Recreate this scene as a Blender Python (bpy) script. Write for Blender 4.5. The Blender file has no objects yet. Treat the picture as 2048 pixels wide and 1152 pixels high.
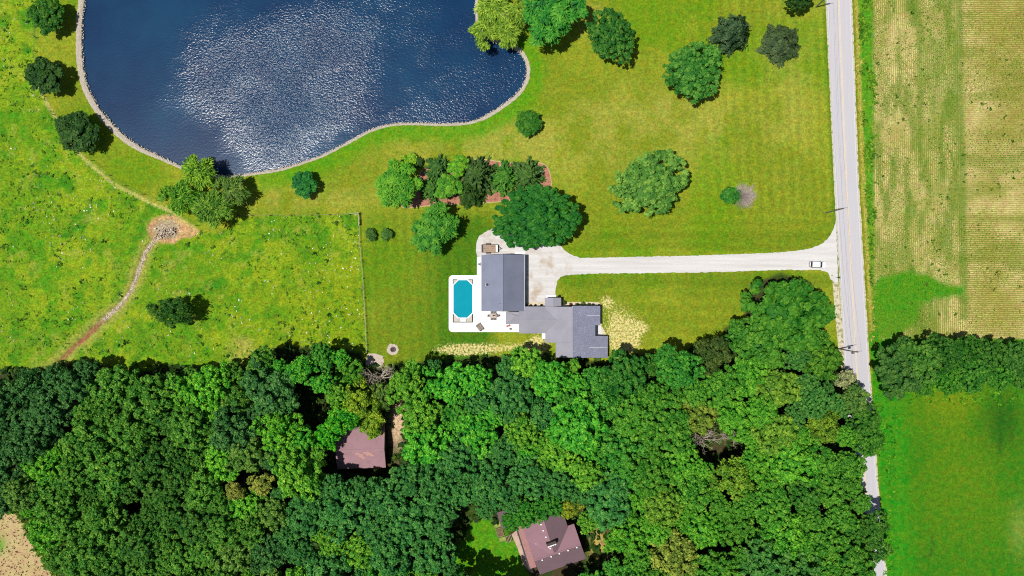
import bpy, math, random
import numpy as np
from mathutils import Vector, Matrix

# ------------------------------------------------------------------ camera, light, exposure
SC = bpy.context.scene
COL = SC.collection
H = 190.0            # height of the drone above the ground, metres
S = 7.3              # photograph pixels per metre on the ground (2048 px wide)
SUN_EL, SHADOW_UP = 69.5, 13.0     # sun height; shadows fall to the east, this many degrees northward

cam_d = bpy.data.cameras.new('camera')
cam_d.sensor_width = 36.0
cam_d.lens = 36.0 * H / (2048.0 / S)
cam_d.clip_start = 1.0
cam_d.clip_end = 6000.0
cam = bpy.data.objects.new('camera', cam_d)
cam.location = (0, 0, H)
COL.objects.link(cam)
SC.camera = cam

world = bpy.data.worlds.new('World')
SC.world = world
world.use_nodes = True
wn = world.node_tree
bg = wn.nodes['Background']
sky = wn.nodes.new('ShaderNodeTexSky')
sky.sky_type = 'NISHITA'
sky.sun_disc = False
az = math.radians(SHADOW_UP)
sun_from = Vector((-math.cos(az), -math.sin(az), math.tan(math.radians(SUN_EL)))).normalized()
sky.sun_elevation = math.radians(SUN_EL)
sky.sun_rotation = math.atan2(sun_from.x, sun_from.y)
wn.links.new(sky.outputs[0], bg.inputs[0])
bg.inputs[1].default_value = 0.062

sun_d = bpy.data.lights.new('sun', 'SUN')
sun_d.energy = 4.9
sun_d.angle = math.radians(0.53)
sun_d.color = (1.0, 0.96, 0.9)
sun = bpy.data.objects.new('sun', sun_d)
sun.rotation_euler = (-sun_from).to_track_quat('-Z', 'Y').to_euler()
sun.location = (-60, -20, 150)
COL.objects.link(sun)

SC.view_settings.view_transform = 'Standard'
SC.view_settings.look = 'None'
SC.view_settings.gamma = 1.0
SC.view_settings.exposure = 0.15
SC.view_settings.use_curve_mapping = False
SC.render.engine = 'CYCLES'
SC.cycles.use_denoising = False
SC.cycles.max_bounces = 6
SC.cycles.transparent_max_bounces = 4
SC.cycles.sample_clamp_indirect = 4.0
SC.cycles.pixel_filter_type = 'BLACKMAN_HARRIS'
SC.cycles.filter_width = 1.1

# ------------------------------------------------------------------ helpers
ALB = 1.5            # displayed linear value / ALB = surface albedo under this sun


def lin(r, g, b, k=None):
    k = k or ALB
    out = []
    for c in (r, g, b):
        c /= 255.0
        c = c / 12.92 if c <= 0.04045 else ((c + 0.055) / 1.055) ** 2.4
        out.append(min(0.85, c / k))
    return tuple(out)


def at(px, py, h=0.0):
    """A place in the photograph, at height h, as a point of the world."""
    k = (H - h) / H / S
    return Vector(((px - 1024) * k, (576 - py) * k, h))


def g2(px, py):
    return ((px - 1024) / S, (576 - py) / S)


def nodes_of(m):
    m.use_nodes = True
    nt = m.node_tree
    for n in list(nt.nodes):
        nt.nodes.remove(n)
    out = nt.nodes.new('ShaderNodeOutputMaterial')
    p = nt.nodes.new('ShaderNodeBsdfPrincipled')
    nt.links.new(p.outputs[0], out.inputs[0])
    return nt, p, out


def N(nt, kind, **kw):
    n = nt.nodes.new(kind)
    for k, v in kw.items():
        setattr(n, k, v)
    return n


def mixc(nt, fac, a, b, mode='MIX'):
    n = nt.nodes.new('ShaderNodeMix')
    n.data_type = 'RGBA'
    n.blend_type = mode
    n.clamp_factor = True
    for sock, v in ((n.inputs[0], fac), (n.inputs[6], a), (n.inputs[7], b)):
        if isinstance(v, (int, float)):
            sock.default_value = v
        elif isinstance(v, (tuple, list)):
            sock.default_value = (*v[:3], 1)
        else:
            nt.links.new(v, sock)
    return n.outputs[2]


def mth(nt, op, a, b=None, c=None):
    n = nt.nodes.new('ShaderNodeMath')
    n.operation = op
    for i, v in enumerate((a, b, c)):
        if v is None:
            continue
        if isinstance(v, (int, float)):
            n.inputs[i].default_value = v
        else:
            nt.links.new(v, n.inputs[i])
    return n.outputs[0]


def noise(nt, scale, detail=3.0, rough=0.6, vec=None, dims='3D'):
    n = nt.nodes.new('ShaderNodeTexNoise')
    n.inputs['Scale'].default_value = scale
    n.inputs['Detail'].default_value = detail
    n.inputs['Roughness'].default_value = rough
    if vec is not None:
        nt.links.new(vec, n.inputs['Vector'])
    return n.outputs[0]


def ramp(nt, x, lo, hi, a=0.0, b=1.0):
    n = nt.nodes.new('ShaderNodeMapRange')
    n.inputs[1].default_value = lo
    n.inputs[2].default_value = hi
    n.inputs[3].default_value = a
    n.inputs[4].default_value = b
    nt.links.new(x, n.inputs[0])
    return n.outputs[0]


MATS = {}


def mat(name, rgb, rough=0.8, var=0.15, scale=1.5, metal=0.0, spec=0.3, bump=0.0, second=None, sec_lo=0.5, sec_hi=0.7, sec_scale=0.4):
    """Plain surface with grain: brightness noise, an optional second colour in patches."""
    if name in MATS:
        return MATS[name]
    m = bpy.data.materials.new(name)
    nt, p, out = nodes_of(m)
    geo = N(nt, 'ShaderNodeNewGeometry')
    pos = geo.outputs['Position']
    n1 = noise(nt, scale, 5.0, 0.65, pos)
    k = ramp(nt, n1, 0.3, 0.7, 1 - var, 1 + var)
    base = rgb
    if second is not None:
        n2 = noise(nt, sec_scale, 4.0, 0.6, pos)
        base = mixc(nt, ramp(nt, n2, sec_lo, sec_hi), rgb, second)
    hsv = N(nt, 'ShaderNodeHueSaturation')
    if isinstance(base, tuple):
        hsv.inputs['Color'].default_value = (*base, 1)
    else:
        nt.links.new(base, hsv.inputs['Color'])
    nt.links.new(k, hsv.inputs['Value'])
    nt.links.new(hsv.outputs[0], p.inputs['Base Color'])
    p.inputs['Roughness'].default_value = rough
    p.inputs['Metallic'].default_value = metal
    p.inputs['Specular IOR Level'].default_value = spec
    if bump:
        b = N(nt, 'ShaderNodeBump')
        b.inputs['Distance'].default_value = bump
        nt.links.new(noise(nt, scale * 3, 4.0, 0.6, pos), b.inputs['Height'])
        nt.links.new(b.outputs[0], p.inputs['Normal'])
    MATS[name] = m
    return m


def np_mesh(name, verts, faces, attrs=None, smooth=False, corner=None):
    """verts (n,3); faces: (m,k) array, all of k corners."""
    verts = np.asarray(verts, dtype=np.float32)
    faces = np.asarray(faces, dtype=np.int32)
    me = bpy.data.meshes.new(name)
    me.vertices.add(len(verts))
    me.vertices.foreach_set('co', verts.ravel())
    m, k = faces.shape
    me.loops.add(m * k)
    me.loops.foreach_set('vertex_index', faces.ravel())
    me.polygons.add(m)
    me.polygons.foreach_set('loop_start', np.arange(0, m * k, k, dtype=np.int32))
    if smooth:
        me.polygons.foreach_set('use_smooth', np.ones(m, dtype=bool))
    me.update(calc_edges=True)
    for an, (kind, data) in (attrs or {}).items():
        a = me.attributes.new(an, kind, 'POINT')
        a.data.foreach_set('color' if kind == 'FLOAT_COLOR' else 'value', np.asarray(data, dtype=np.float32).ravel())
    return me


def link(name, me, m=None, parent=None, loc=None):
    o = bpy.data.objects.new(name, me)
    COL.objects.link(o)
    if m is not None and me is not None and len(me.materials) == 0:
        me.materials.append(m)
    if parent is not None:
        o.parent = parent
    if loc is not None:
        o.location = loc
    return o


def tag(o, label=None, cat=None, group=None, kind=None):
    if label:
        o['label'] = label
    if cat:
        o['category'] = cat
    if group:
        o['group'] = group
    if kind:
        o['kind'] = kind
    return o


def thing(name, label, cat, loc=(0, 0, 0), rz=0.0, group=None):
    o = bpy.data.objects.new(name, None)
    o.empty_display_size = 0.5
    COL.objects.link(o)
    o.location = loc
    o.rotation_euler = (0, 0, rz)
    return tag(o, label, cat, group)


class MB:
    """Collects boxes, tubes, slabs; build() links them as one mesh object."""

    def __init__(self):
        self.v, self.f = [], []

    def add(self, vs, fs):
        k = len(self.v)
        self.v += [tuple(v) for v in vs]
        self.f += [tuple(i + k for i in f) for f in fs]
        return self

    def box(self, c, size, rz=0.0, M=None):
        x, y, z = (s / 2 for s in size)
        pts = [Vector((a * x, b * y, d * z)) for d in (-1, 1) for a, b in ((-1, -1), (1, -1), (1, 1), (-1, 1))]
        R = M or Matrix.Rotation(rz, 3, 'Z')
        pts = [R @ p + Vector(c) for p in pts]
        return self.add(pts, [(3, 2, 1, 0), (4, 5, 6, 7), (0, 1, 5, 4), (1, 2, 6, 5), (2, 3, 7, 6), (3, 0, 4, 7)])

    def tube(self, pts, radii, n=8, cap=True):
        pts = [Vector(p) for p in pts]
        if not isinstance(radii, (list, tuple)):
            radii = [radii] * len(pts)
        rings = []
        for i, p in enumerate(pts):
            d = (pts[min(i + 1, len(pts) - 1)] - pts[max(i - 1, 0)]).normalized()
            a = d.orthogonal().normalized() if abs(d.z) < 0.95 else Vector((1, 0, 0))
            a = (a - d * a.dot(d)).normalized()
            b = d.cross(a)
            rings.append([p + (a * math.cos(t) + b * math.sin(t)) * radii[i] for t in [2 * math.pi * j / n for j in range(n)]])
        vs = [v for r in rings for v in r]
        fs = []
        for i in range(len(pts) - 1):
            for j in range(n):
                fs.append((i * n + j, i * n + (j + 1) % n, (i + 1) * n + (j + 1) % n, (i + 1) * n + j))
        if cap:
            fs.append(tuple(range(n - 1, -1, -1)))
            fs.append(tuple(range((len(pts) - 1) * n, len(pts) * n)))
        return self.add(vs, fs)

    def prism(self, poly, z0, z1):
        n = len(poly)
        area = sum(poly[i][0] * poly[(i + 1) % n][1] - poly[(i + 1) % n][0] * poly[i][1] for i in range(n))
        if area < 0:
            poly = poly[::-1]
        vs = [(x, y, z0) for x, y in poly] + [(x, y, z1) for x, y in poly]
        fs = [tuple(range(n - 1, -1, -1)), tuple(range(n, 2 * n))]
        fs += [(i, (i + 1) % n, n + (i + 1) % n, n + i) for i in range(n)]
        return self.add(vs, fs)

    def slab(self, pts, t):
        """A planar polygon of 3-D points as a plate of vertical thickness t below it."""
        pts = [Vector(p) for p in pts]
        n = len(pts)
        area = sum(pts[i].x * pts[(i + 1) % n].y - pts[(i + 1) % n].x * pts[i].y for i in range(n))
        if area < 0:
            pts = pts[::-1]
        vs = [p - Vector((0, 0, t)) for p in pts] + pts
        fs = [tuple(range(n - 1, -1, -1)), tuple(range(n, 2 * n))]
        fs += [(i, (i + 1) % n, n + (i + 1) % n, n + i) for i in range(n)]
        return self.add(vs, fs)

    def build(self, name, m, parent=None, off=None, smooth=False, loc=None):
        vs = self.v if off is None else [(x - off[0], y - off[1], z - off[2]) for x, y, z in self.v]
        me = bpy.data.meshes.new(name)
        me.from_pydata(vs, [], self.f)
        if smooth:
            me.polygons.foreach_set('use_smooth', [True] * len(me.polygons))
        me.update()
        return link(name, me, m, parent, loc)


def instance(o, parent=None, loc=None, rz=None, scale=None):
    c = o.copy()
    COL.objects.link(c)
    c.parent = parent
    if loc is not None:
        c.location = loc
    if rz is not None:
        c.rotation_euler = (0, 0, rz)
    if scale is not None:
        c.scale = scale
    return c


def copy_tree(o, parent=None, loc=None, rz=None):
    c = instance(o, parent, loc, rz)
    for ch in o.children:
        copy_tree(ch, c)
    return c


# ---- numpy fields
def vnoise(x, y, seed):
    xi, yi = np.floor(x).astype(np.int64), np.floor(y).astype(np.int64)
    fx, fy = x - xi, y - yi
    fx, fy = fx * fx * (3 - 2 * fx), fy * fy * (3 - 2 * fy)

    def h(a, b):
        n = (a * 374761393 + b * 668265263 + seed * 1442695041) & 0xFFFFFFFF
        n = ((n ^ (n >> 13)) * 1274126177) & 0xFFFFFFFF
        return ((n ^ (n >> 16)) & 0xFFFF) / 65535.0
    return (h(xi, yi) * (1 - fx) + h(xi + 1, yi) * fx) * (1 - fy) + (h(xi, yi + 1) * (1 - fx) + h(xi + 1, yi + 1) * fx) * fy


def fbm(x, y, size, seed, octv=4):
    """Noise around 0..1; size is the largest feature in photograph pixels."""
    out, a, tot = 0, 1.0, 0
    for i in range(octv):
        out = out + a * vnoise(x / size + 17.3 * i, y / size - 9.1 * i, seed + i)
        tot += a
        a *= 0.55
        size *= 0.5
    return out / tot


def inside(poly, x, y):
    r = np.zeros(x.shape, dtype=bool)
    n = len(poly)
    for i in range(n):
        x0, y0 = poly[i]
        x1, y1 = poly[(i + 1) % n]
        if y0 == y1:
            continue
        c = ((y0 > y) != (y1 > y)) & (x < (x1 - x0) * (y - y0) / (y1 - y0) + x0)
        r ^= c
    return r


def seg_dist(line, x, y, closed=False):
    d = np.full(x.shape, 1e9)
    n = len(line)
    for i in range(n if closed else n - 1):
        ax, ay = line[i]
        bx, by = line[(i + 1) % n]
        dx, dy = bx - ax, by - ay
        t = np.clip(((x - ax) * dx + (y - ay) * dy) / (dx * dx + dy * dy + 1e-9), 0, 1)
        d = np.minimum(d, (x - ax - t * dx) ** 2 + (y - ay - t * dy) ** 2)
    return np.sqrt(d)


def signed(poly, x, y):
    """Distance to the outline in pixels, positive inside."""
    d = seg_dist(poly, x, y, True)
    return np.where(inside(poly, x, y), d, -d)


def smooth(lo, hi, v):
    t = np.clip((v - lo) / (hi - lo), 0, 1)
    return t * t * (3 - 2 * t)


def chaikin(line, closed=True, times=2):
    for _ in range(times):
        out = []
        n = len(line)
        for i in range(n if closed else n - 1):
            a, b = line[i], line[(i + 1) % n]
            out += [(a[0] * .75 + b[0] * .25, a[1] * .75 + b[1] * .25), (a[0] * .25 + b[0] * .75, a[1] * .25 + b[1] * .75)]
        if not closed:
            out = [line[0]] + out + [line[-1]]
        line = out
    return line


def resample(line, step):
    pts = [Vector((*p, 0)) for p in line]
    out = [pts[0]]
    acc = 0.0
    for a, b in zip(pts, pts[1:]):
        L = (b - a).length
        if L < 1e-9:
            continue
        t = step - acc
        while t <= L:
            out.append(a + (b - a) * (t / L))
            t += step
        acc = L - (t - step)
    return [(p.x, p.y) for p in out]


# ------------------------------------------------------------------ outlines, in photograph pixels
POND = chaikin([(176, -200), (171, -60), (168, 0), (163, 35), (162, 80), (163, 125), (171, 167), (186, 200), (208, 232), (234, 260), (263, 284),
                (286, 298), (318, 312), (352, 329), (385, 343), (425, 352), (469, 352), (518, 344), (546, 341), (578, 333), (612, 322), (646, 310),
                (677, 294), (708, 277), (735, 262), (765, 251), (800, 246), (840, 246), (885, 248), (930, 246), (955, 240), (985, 224), (1010, 207),
                (1032, 190), (1047, 172), (1055, 148), (1053, 128), (1046, 112), (1034, 98), (1015, 90), (990, 84), (968, 74), (955, 55), (950, 25),
                (953, -10), (960, -60), (955, -200)], True, 1)
DRIVE = [(1672, 440), (1667, 458), (1660, 472), (1647, 486), (1622, 497), (1590, 502), (1540, 506), (1480, 508), (1400, 511), (1300, 513), (1220, 515), (1165, 516),
         (1146, 511), (1132, 503), (1122, 492), (1112, 478), (1095, 468), (1060, 470), (1030, 464), (1008, 457), (986, 457), (970, 464), (958, 472), (953, 484), (952, 500),
         (955, 514), (960, 520), (1040, 528), (1052, 560), (1052, 607), (1098, 607), (1112, 600), (1111, 580), (1114, 562), (1122, 553), (1142, 549),
         (1200, 547), (1300, 546), (1400, 545), (1500, 542), (1560, 540), (1610, 540), (1640, 540), (1655, 544), (1659, 550), (1660, 558), (1668, 563), (1676, 565)]
PASTURE = [(-60, -60), (74, -60), (76, 60), (78, 120), (84, 190), (108, 230), (150, 300), (188, 335), (230, 370), (300, 405), (345, 424), (395, 462), (440, 468), (478, 433), (560, 431),
           (719, 428), (721, 520), (729, 620), (734, 700), (736, 760), (500, 800), (-60, 800)]
CROP = [(1742, -80), (2110, -80), (2110, 690), (1960, 680), (1745, 690), (1744, 640), (1748, 500), (1746, 200)]
MEADOW = [(1738, 640), (1760, 676), (2110, 676), (2110, 1240), (1772, 1240), (1760, 1000), (1745, 800)]
WOOD = [(-60, 748), (20, 742), (60, 738), (120, 728), (170, 718), (230, 735), (290, 742), (340, 728), (420, 738), (490, 728), (515, 702), (575, 692), (640, 690), (690, 702),
        (722, 706), (736, 728), (775, 742), (800, 726), (860, 722), (960, 714), (1040, 706), (1110, 718), (1210, 722), (1290, 706), (1370, 702), (1402, 692), (1445, 690),
        (1450, 655), (1492, 642), (1486, 600), (1500, 565), (1560, 548), (1620, 560), (1655, 605), (1640, 650), (1662, 690), (1680, 730), (1695, 770), (1705, 850), (1722, 900),
        (1716, 950), (1728, 1000), (1740, 1070), (1738, 1110), (1740, 1230), (150, 1230), (120, 1152), (95, 1110), (60, 1055), (40, 1030), (0, 1018), (-60, 1000)]
STUBBLE = [(-80, 1005), (0, 1015), (36, 1030), (52, 1052), (66, 1085), (84, 1120), (118, 1152), (150, 1240), (-80, 1240)]
CREEK = [(345, 462), (325, 466), (308, 480), (290, 505), (275, 545), (262, 580), (240, 610), (215, 632), (185, 660), (165, 680), (140, 700), (118, 724), (95, 745), (70, 780)]
MULCH = chaikin([(838, 350), (848, 334), (880, 328), (925, 322), (960, 317), (1000, 324), (1030, 327), (1060, 326), (1087, 326), (1098, 338), (1103, 360), (1102, 386), (1060, 396),
                 (1000, 404), (950, 407), (900, 409), (850, 412), (806, 418), (800, 408), (822, 385)], True, 2)
ROAD_R = [(1698, -80), (1702, 0), (1716, 370), (1738, 740), (1751, 920), (1760, 1040), (1770, 1130), (1781, 1240)]
ROAD_L = [(1649, -80), (1653, 0), (1670, 370), (1690, 740), (1704, 920), (1712, 1040), (1722, 1130), (1733, 1240)]
HOUSE2_LAWN = [(955, 1035), (985, 1040), (1030, 1080), (1060, 1152), (1085, 1240), (940, 1240), (905, 1152), (912, 1090), (935, 1060)]

# ------------------------------------------------------------------ the ground
GX, GY, STEP = 152.0, 86.0, 0.5
gx = np.arange(-GX, GX + 1e-6, STEP)
gy = np.arange(-GY, GY + 1e-6, STEP)
NX, NY = len(gx), len(gy)
XX, YY = np.meshgrid(gx, gy)
PX, PY = 1024 + XX * S, 576 - YY * S

pond_d = signed(POND, PX, PY)
creek_d = seg_dist(CREEK, PX, PY) + 6 * (fbm(PX, PY, 30, 77) - 0.5)
outlet_d = seg_dist([(330, 452), (322, 462)], PX, PY)
drive_d = signed(DRIVE, PX, PY)


def ground_z(pd, cd):
    z = -1.9 * smooth(-5, 18, pd)
    return z - 0.45 * (1 - smooth(2, 11, cd))


ZZ = ground_z(pond_d, creek_d) + 0.10 * (fbm(PX, PY, 160, 5) - 0.5) * smooth(5, 60, np.abs(pond_d)) * 0
cols = np.zeros((NY, NX, 3))
bare = np.zeros((NY, NX))      # share of bare soil or straw showing through the turf


def C(r, g, b):
    return np.array(lin(r, g, b))


def blend(mask, rgb):
    global cols
    m = np.clip(mask, 0, 1)[..., None]
    cols = cols * (1 - m) + np.asarray(rgb) * m


n_big = fbm(PX, PY, 260, 11)
n_mid = fbm(PX, PY, 90, 23)
n_sml = fbm(PX, PY, 26, 31)
n_fin = fbm(PX, PY, 10, 41, 2)

# mown lawn: olive, greener near the house and along the pond
cols[:] = C(126, 144, 26)
blend(smooth(0.40, 0.66, n_mid) * 0.8, C(146, 158, 36))
blend(smooth(0.5, 0.7, fbm(PX, PY, 130, 51)) * 0.75, C(104, 146, 8))
dry = np.exp(-(((PX - 1050) / 330) ** 2 + ((PY - 285) / 75) ** 2)) + np.exp(-(((PX - 1330) / 150) ** 2 + ((PY - 235) / 60) ** 2)) \
    + np.exp(-(((PX - 1580) / 60) ** 2 + ((PY - 180) / 160) ** 2)) * 0.7 + np.exp(-(((PX - 620) / 130) ** 2 + ((PY - 395) / 26) ** 2)) + np.exp(-(((PX - 1170) / 40) ** 2 + ((PY - 20) / 40) ** 2)) * 1.4
blend(np.clip(dry, 0, 1) * smooth(0.3, 0.62, n_sml * 0.6 + n_mid * 0.4) * 0.8, C(164, 164, 64))
house_side = smooth(712, 740, PX) * (1 - smooth(960, 1010, PX)) * smooth(400, 440, PY)
blend(house_side * (0.35 + 0.8 * smooth(800, 930, PX) * smooth(400, 470, PY)), C(78, 122, 12))
blend(smooth(1105, 1125, PX) * smooth(542, 552, PY) * (1 - smooth(560, 600, PY)) * 0.5, C(84, 124, 10))
blend((1 - smooth(4, 34, np.abs(pond_d + 16))) * smooth(450, 560, PX) * 0.85, C(92, 152, 8))
blend((1 - smooth(6, 30, np.abs(PY - 480))) * smooth(1150, 1200, PX) * 0.35, C(88, 126, 10))
# mowing stripes
st_v = np.sin((PX - 0.047 * PY) / 21 * 2 * np.pi + 2 * n_mid)
st_h = np.sin(PY / 24 * 2 * np.pi + 2 * n_mid)
up_right = smooth(1330, 1450, PX) * (1 - smooth(420, 460, PY))
low = smooth(395, 440, PY) * smooth(1120, 1180, PX)
west = house_side
amp = (st_v * (0.08 * up_right + 0.075 * west) + st_h * 0.06 * low)
cols *= (1 + amp)[..., None]
edge_r = np.interp(PY, [p[1] for p in ROAD_L], [p[0] for p in ROAD_L]) - PX       # distance west of the road
blend((1 - smooth(2, 14, edge_r)) * 0.5 * (edge_r > 0), C(70, 128, 16))

# pasture: brighter, rougher, with dark tufts and worn spots
m_past = smooth(-3, 4, signed(PASTURE, PX, PY) + 8 * (n_sml - 0.5))
past = np.zeros_like(cols)
past[:] = C(110, 150, 18)
keep = cols.copy()
cols = past
blend(smooth(0.45, 0.62, n_mid) * 0.8, C(138, 164, 24))
blend(smooth(0.52, 0.68, n_sml) * 0.75, C(74, 142, 12))
blend(smooth(0.58, 0.7, fbm(PX, PY, 34, 61)) * 0.6, C(58, 128, 16))
blend(smooth(0.62, 0.74, fbm(PX, PY, 22, 67)) * 0.35, C(170, 172, 70))
blend(smooth(400, 700, PX) * smooth(440, 600, PY) * 0.45, C(142, 158, 14))
past = cols
cols = keep * (1 - m_past[..., None]) + past * m_past[..., None]
blend((1 - smooth(1.5, 4, seg_dist(PASTURE[4:12], PX, PY) + 3 * (n_fin - .5))) * 0.75, C(204, 190, 112))      # worn cattle trail
blend((1 - smooth(4, 13, np.hypot(PX - 480, PY - 700) / 3)) * 0.5 * n_sml * 2, C(190, 170, 90))
# creek
blend(1 - smooth(9, 24, creek_d + 10 * (n_sml - 0.5)), C(150, 160, 62))
blend((1 - smooth(3, 7, creek_d)) * 0.9, C(134, 112, 72))
blend((1 - smooth(2.5, 6.5, creek_d)) * (1 - smooth(620, 660, PY)), C(186, 168, 132))
blend((1 - smooth(2, 5.5, creek_d)) * smooth(630, 680, PY), C(160, 112, 74))
# eroded hollow where the pond drains
hollow = [(295, 455), (305, 440), (325, 430), (348, 432), (372, 448), (398, 462), (392, 470), (366, 476), (345, 486), (322, 484), (302, 476)]
hd = signed(hollow, PX, PY) + 5 * (n_fin - 0.5)
blend(smooth(-4, 2, hd), C(204, 166, 112))
blend(smooth(5, 11, hd) * (1 - smooth(345, 368, PX)), C(176, 156, 124))
ZZ -= 0.6 * smooth(0, 12, hd)

# straw and soil where the turf is being renewed round the house
q = fbm(PX, PY, 40, 81)
straw = np.exp(-(((PX - 1238) / 50) ** 2 + ((PY - 648) / 54) ** 2)) * 1.0 + np.exp(-(((PX - 1250) / 30) ** 2 + ((PY - 690) / 28) ** 2)) \
    + np.exp(-(((PX - 1212) / 14) ** 2 + ((PY - 602) / 14) ** 2)) + np.exp(-(((PX - 1272) / 28) ** 2 + ((PY - 656) / 12) ** 2)) \
    + np.exp(-(((PX - 1078) / 22) ** 2 + ((PY - 690) / 24) ** 2)) * 1.5 + np.exp(-(((PX - 925) / 60) ** 2 + ((PY - 700) / 13) ** 2)) * 1.4 \
    + np.exp(-(((PX - 1010) / 66) ** 2 + ((PY - 694) / 14) ** 2)) * 0.85 + np.exp(-(((PX - 880) / 26) ** 2 + ((PY - 672) / 12) ** 2)) * 0.35
straw *= (PY > 590)
bare = np.clip(straw * (0.50 + 0.62 * q), 0, 0.82)
for (cx, cy, rx, ry) in ((1280, 100, 60, 20), (1400, 250, 90, 40)):
    bare += 0.22 * np.exp(-(((PX - cx) / rx) ** 2 + ((PY - cy) / ry) ** 2))

# crop field
m_crop = smooth(-2, 3, signed(CROP, PX, PY) + 4 * (n_fin - .5))
keep = cols.copy()
cols = np.zeros_like(keep)
cols[:] = C(218, 198, 130)
green_patch = signed([(1752, 560), (1800, 545), (1850, 545), (1895, 562), (1930, 572), (1932, 592), (1880, 600), (1840, 610), (1830, 650), (1790, 678), (1740, 690), (1738, 620)], PX, PY) + 18 * (n_sml - .5)
blend(smooth(0.36, 0.58, n_mid * 0.5 + n_sml * 0.5) * 0.5, C(158, 156, 62))
blend(smooth(0.5, 0.66, fbm(PX, PY * 0.4, 50, 91)) * 0.45 * (PX < 1915), C(108, 146, 34))
blend(smooth(0.48, 0.64, fbm(PX * 2.4, PY * 0.5, 34, 191)) * 0.6 * (PX < 1915), C(92, 134, 26))
blend(np.exp(-((PX - 1818 - 0.03 * PY) / 16) ** 2) * smooth(0.45, 0.62, fbm(PX, PY * .4, 24, 197)) * 0.7 * (PX < 1915), C(84, 134, 24))
blend(smooth(0.5, 0.66, fbm(PX * .6, PY * 2.2, 60, 193)) * 0.5 * (PX >= 1915), C(112, 138, 34))
blend(smooth(1925, 1990, PX) * smooth(20, 60, PX - 1900) * 0.55 * smooth(.3, .6, fbm(PX, PY, 120, 93)), C(148, 140, 44))
blend((1 - smooth(4, 13, np.abs(PX - 1916 - 0.02 * PY + 8 * (n_sml - .5)))) * 0.6 * (PY < 640), C(84, 132, 26))
blend(smooth(-6, 8, green_patch), C(58, 158, 14))
blend(smooth(600, 690, PY) * (PX < 1915) * 0.4, C(130, 150, 50))
crop = cols
cols = keep * (1 - m_crop[..., None]) + crop * m_crop[..., None]
# verge east of the road: dry grass by the asphalt, then a strip of rank weeds
er = PX - np.interp(PY, [p[1] for p in ROAD_R], [p[0] for p in ROAD_R])
vj = 6 * (n_sml - 0.5)
m_east = (er > -2) * (PY < 700)
blend(m_east * (1 - smooth(-3, 5, PX - 1746 + vj)), C(88, 150, 24))
blend(m_east * (1 - smooth(12, 17, er + vj * .6)), C(170, 166, 66))
blend(m_east * (1 - smooth(5, 9, er)), C(122, 136, 20))

# meadow east of the road
m_mead = smooth(-3, 5, signed(MEADOW, PX, PY) + 8 * (n_sml - .5)) * (PY > 660)
keep = cols.copy()
cols = np.zeros_like(keep)
cols[:] = C(64, 126, 8)
blend(np.exp(-(((PX - 1930) / 110) ** 2 + ((PY - 900) / 190) ** 2)) * (0.45 + 0.6 * n_mid), C(96, 134, 8))
blend(smooth(0.45, 0.65, fbm(PX, PY, 70, 131)) * 0.5, C(52, 124, 8))
blend(np.exp(-(((PX - 1900) / 60) ** 2 + ((PY - 800) / 40) ** 2)) * .6, C(126, 142, 12))
blend((1 - smooth(20, 75, PX - np.interp(PY, [680, 1152], [1758, 1775]) + 20 * (n_sml - .5))) * 0.75, C(58, 146, 16))
blend(np.exp(-(((PX - 2000) / 5) ** 2)) * smooth(780, 800, PY) * (1 - smooth(880, 925, PY)) * 0.8, C(30, 84, 8))
blend(np.exp(-(((PX - 2022) / 5) ** 2)) * smooth(790, 805, PY) * (1 - smooth(860, 905, PY)) * 0.6, C(36, 100, 8))
blend(np.exp(-(((PX - 2005) / 42) ** 2 + ((PY - 840) / 62) ** 2)) * 0.9, C(42, 98, 8))
blend(np.exp(-(((PX - 2040) / 22) ** 2 + ((PY - 1060) / 50) ** 2)) * 0.45, C(150, 164, 70))
blend((1 - smooth(2.5, 6, np.abs(PX - np.interp(PY, [800, 1152], [1772, 1790])))) * .4 * (PY > 850), C(50, 130, 10))
blend((1 - smooth(1, 3, seg_dist([(1862, 1070), (1866, 1090), (1863, 1108), (1850, 1115)], PX, PY))) * 0.7, C(60, 88, 20))
mead = cols
cols = keep * (1 - m_mead[..., None]) + mead * m_mead[..., None]

# woodland floor, with a sunlit clearing beside the house in the wood
m_wood = smooth(-4, 6, signed(WOOD, PX, PY) + 14 * (n_sml - .5))
keep = cols.copy()
cols = np.zeros_like(keep)
cols[:] = C(74, 66, 40)
blend(smooth(0.4, 0.65, n_sml), C(48, 70, 24))
blend(smooth(-8, 6, signed(HOUSE2_LAWN, PX, PY) + 10 * (n_sml - .5)), C(84, 146, 12))
blend(np.exp(-(((PX - 795) / 14) ** 2 + ((PY - 845) / 48) ** 2)) * 1.3, C(206, 176, 140))
blend(np.exp(-(((PX - 1195) / 16) ** 2 + ((PY - 1090) / 30) ** 2)) * 1.2, C(190, 170, 90))
woodc = cols
cols = keep * (1 - m_wood[..., None]) + woodc * m_wood[..., None]
# bare tilled field in the corner
m_stub = smooth(-3, 4, signed(STUBBLE, PX, PY) + 5 * (n_fin - .5))
keep = cols.copy()
cols = np.zeros_like(keep)
cols[:] = C(198, 176, 124)
blend(smooth(0.45, 0.65, n_sml) * 0.5, C(186, 156, 110))
blend(np.exp(-(((PX + 2) / 14) ** 2 + ((PY - 1090) / 16) ** 2)), C(96, 160, 40))
stub = cols
cols = keep * (1 - m_stub[..., None]) + stub * m_stub[..., None]
# the pool is dug into the turf
ZZ -= 1.2 * ((PX > 900) & (PX < 952) & (PY > 553) & (PY < 661))
# pond bed
blend(smooth(-3, 1, pond_d), C(60, 56, 44))
cols = np.clip(cols, 0.002, 0.8)

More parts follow.
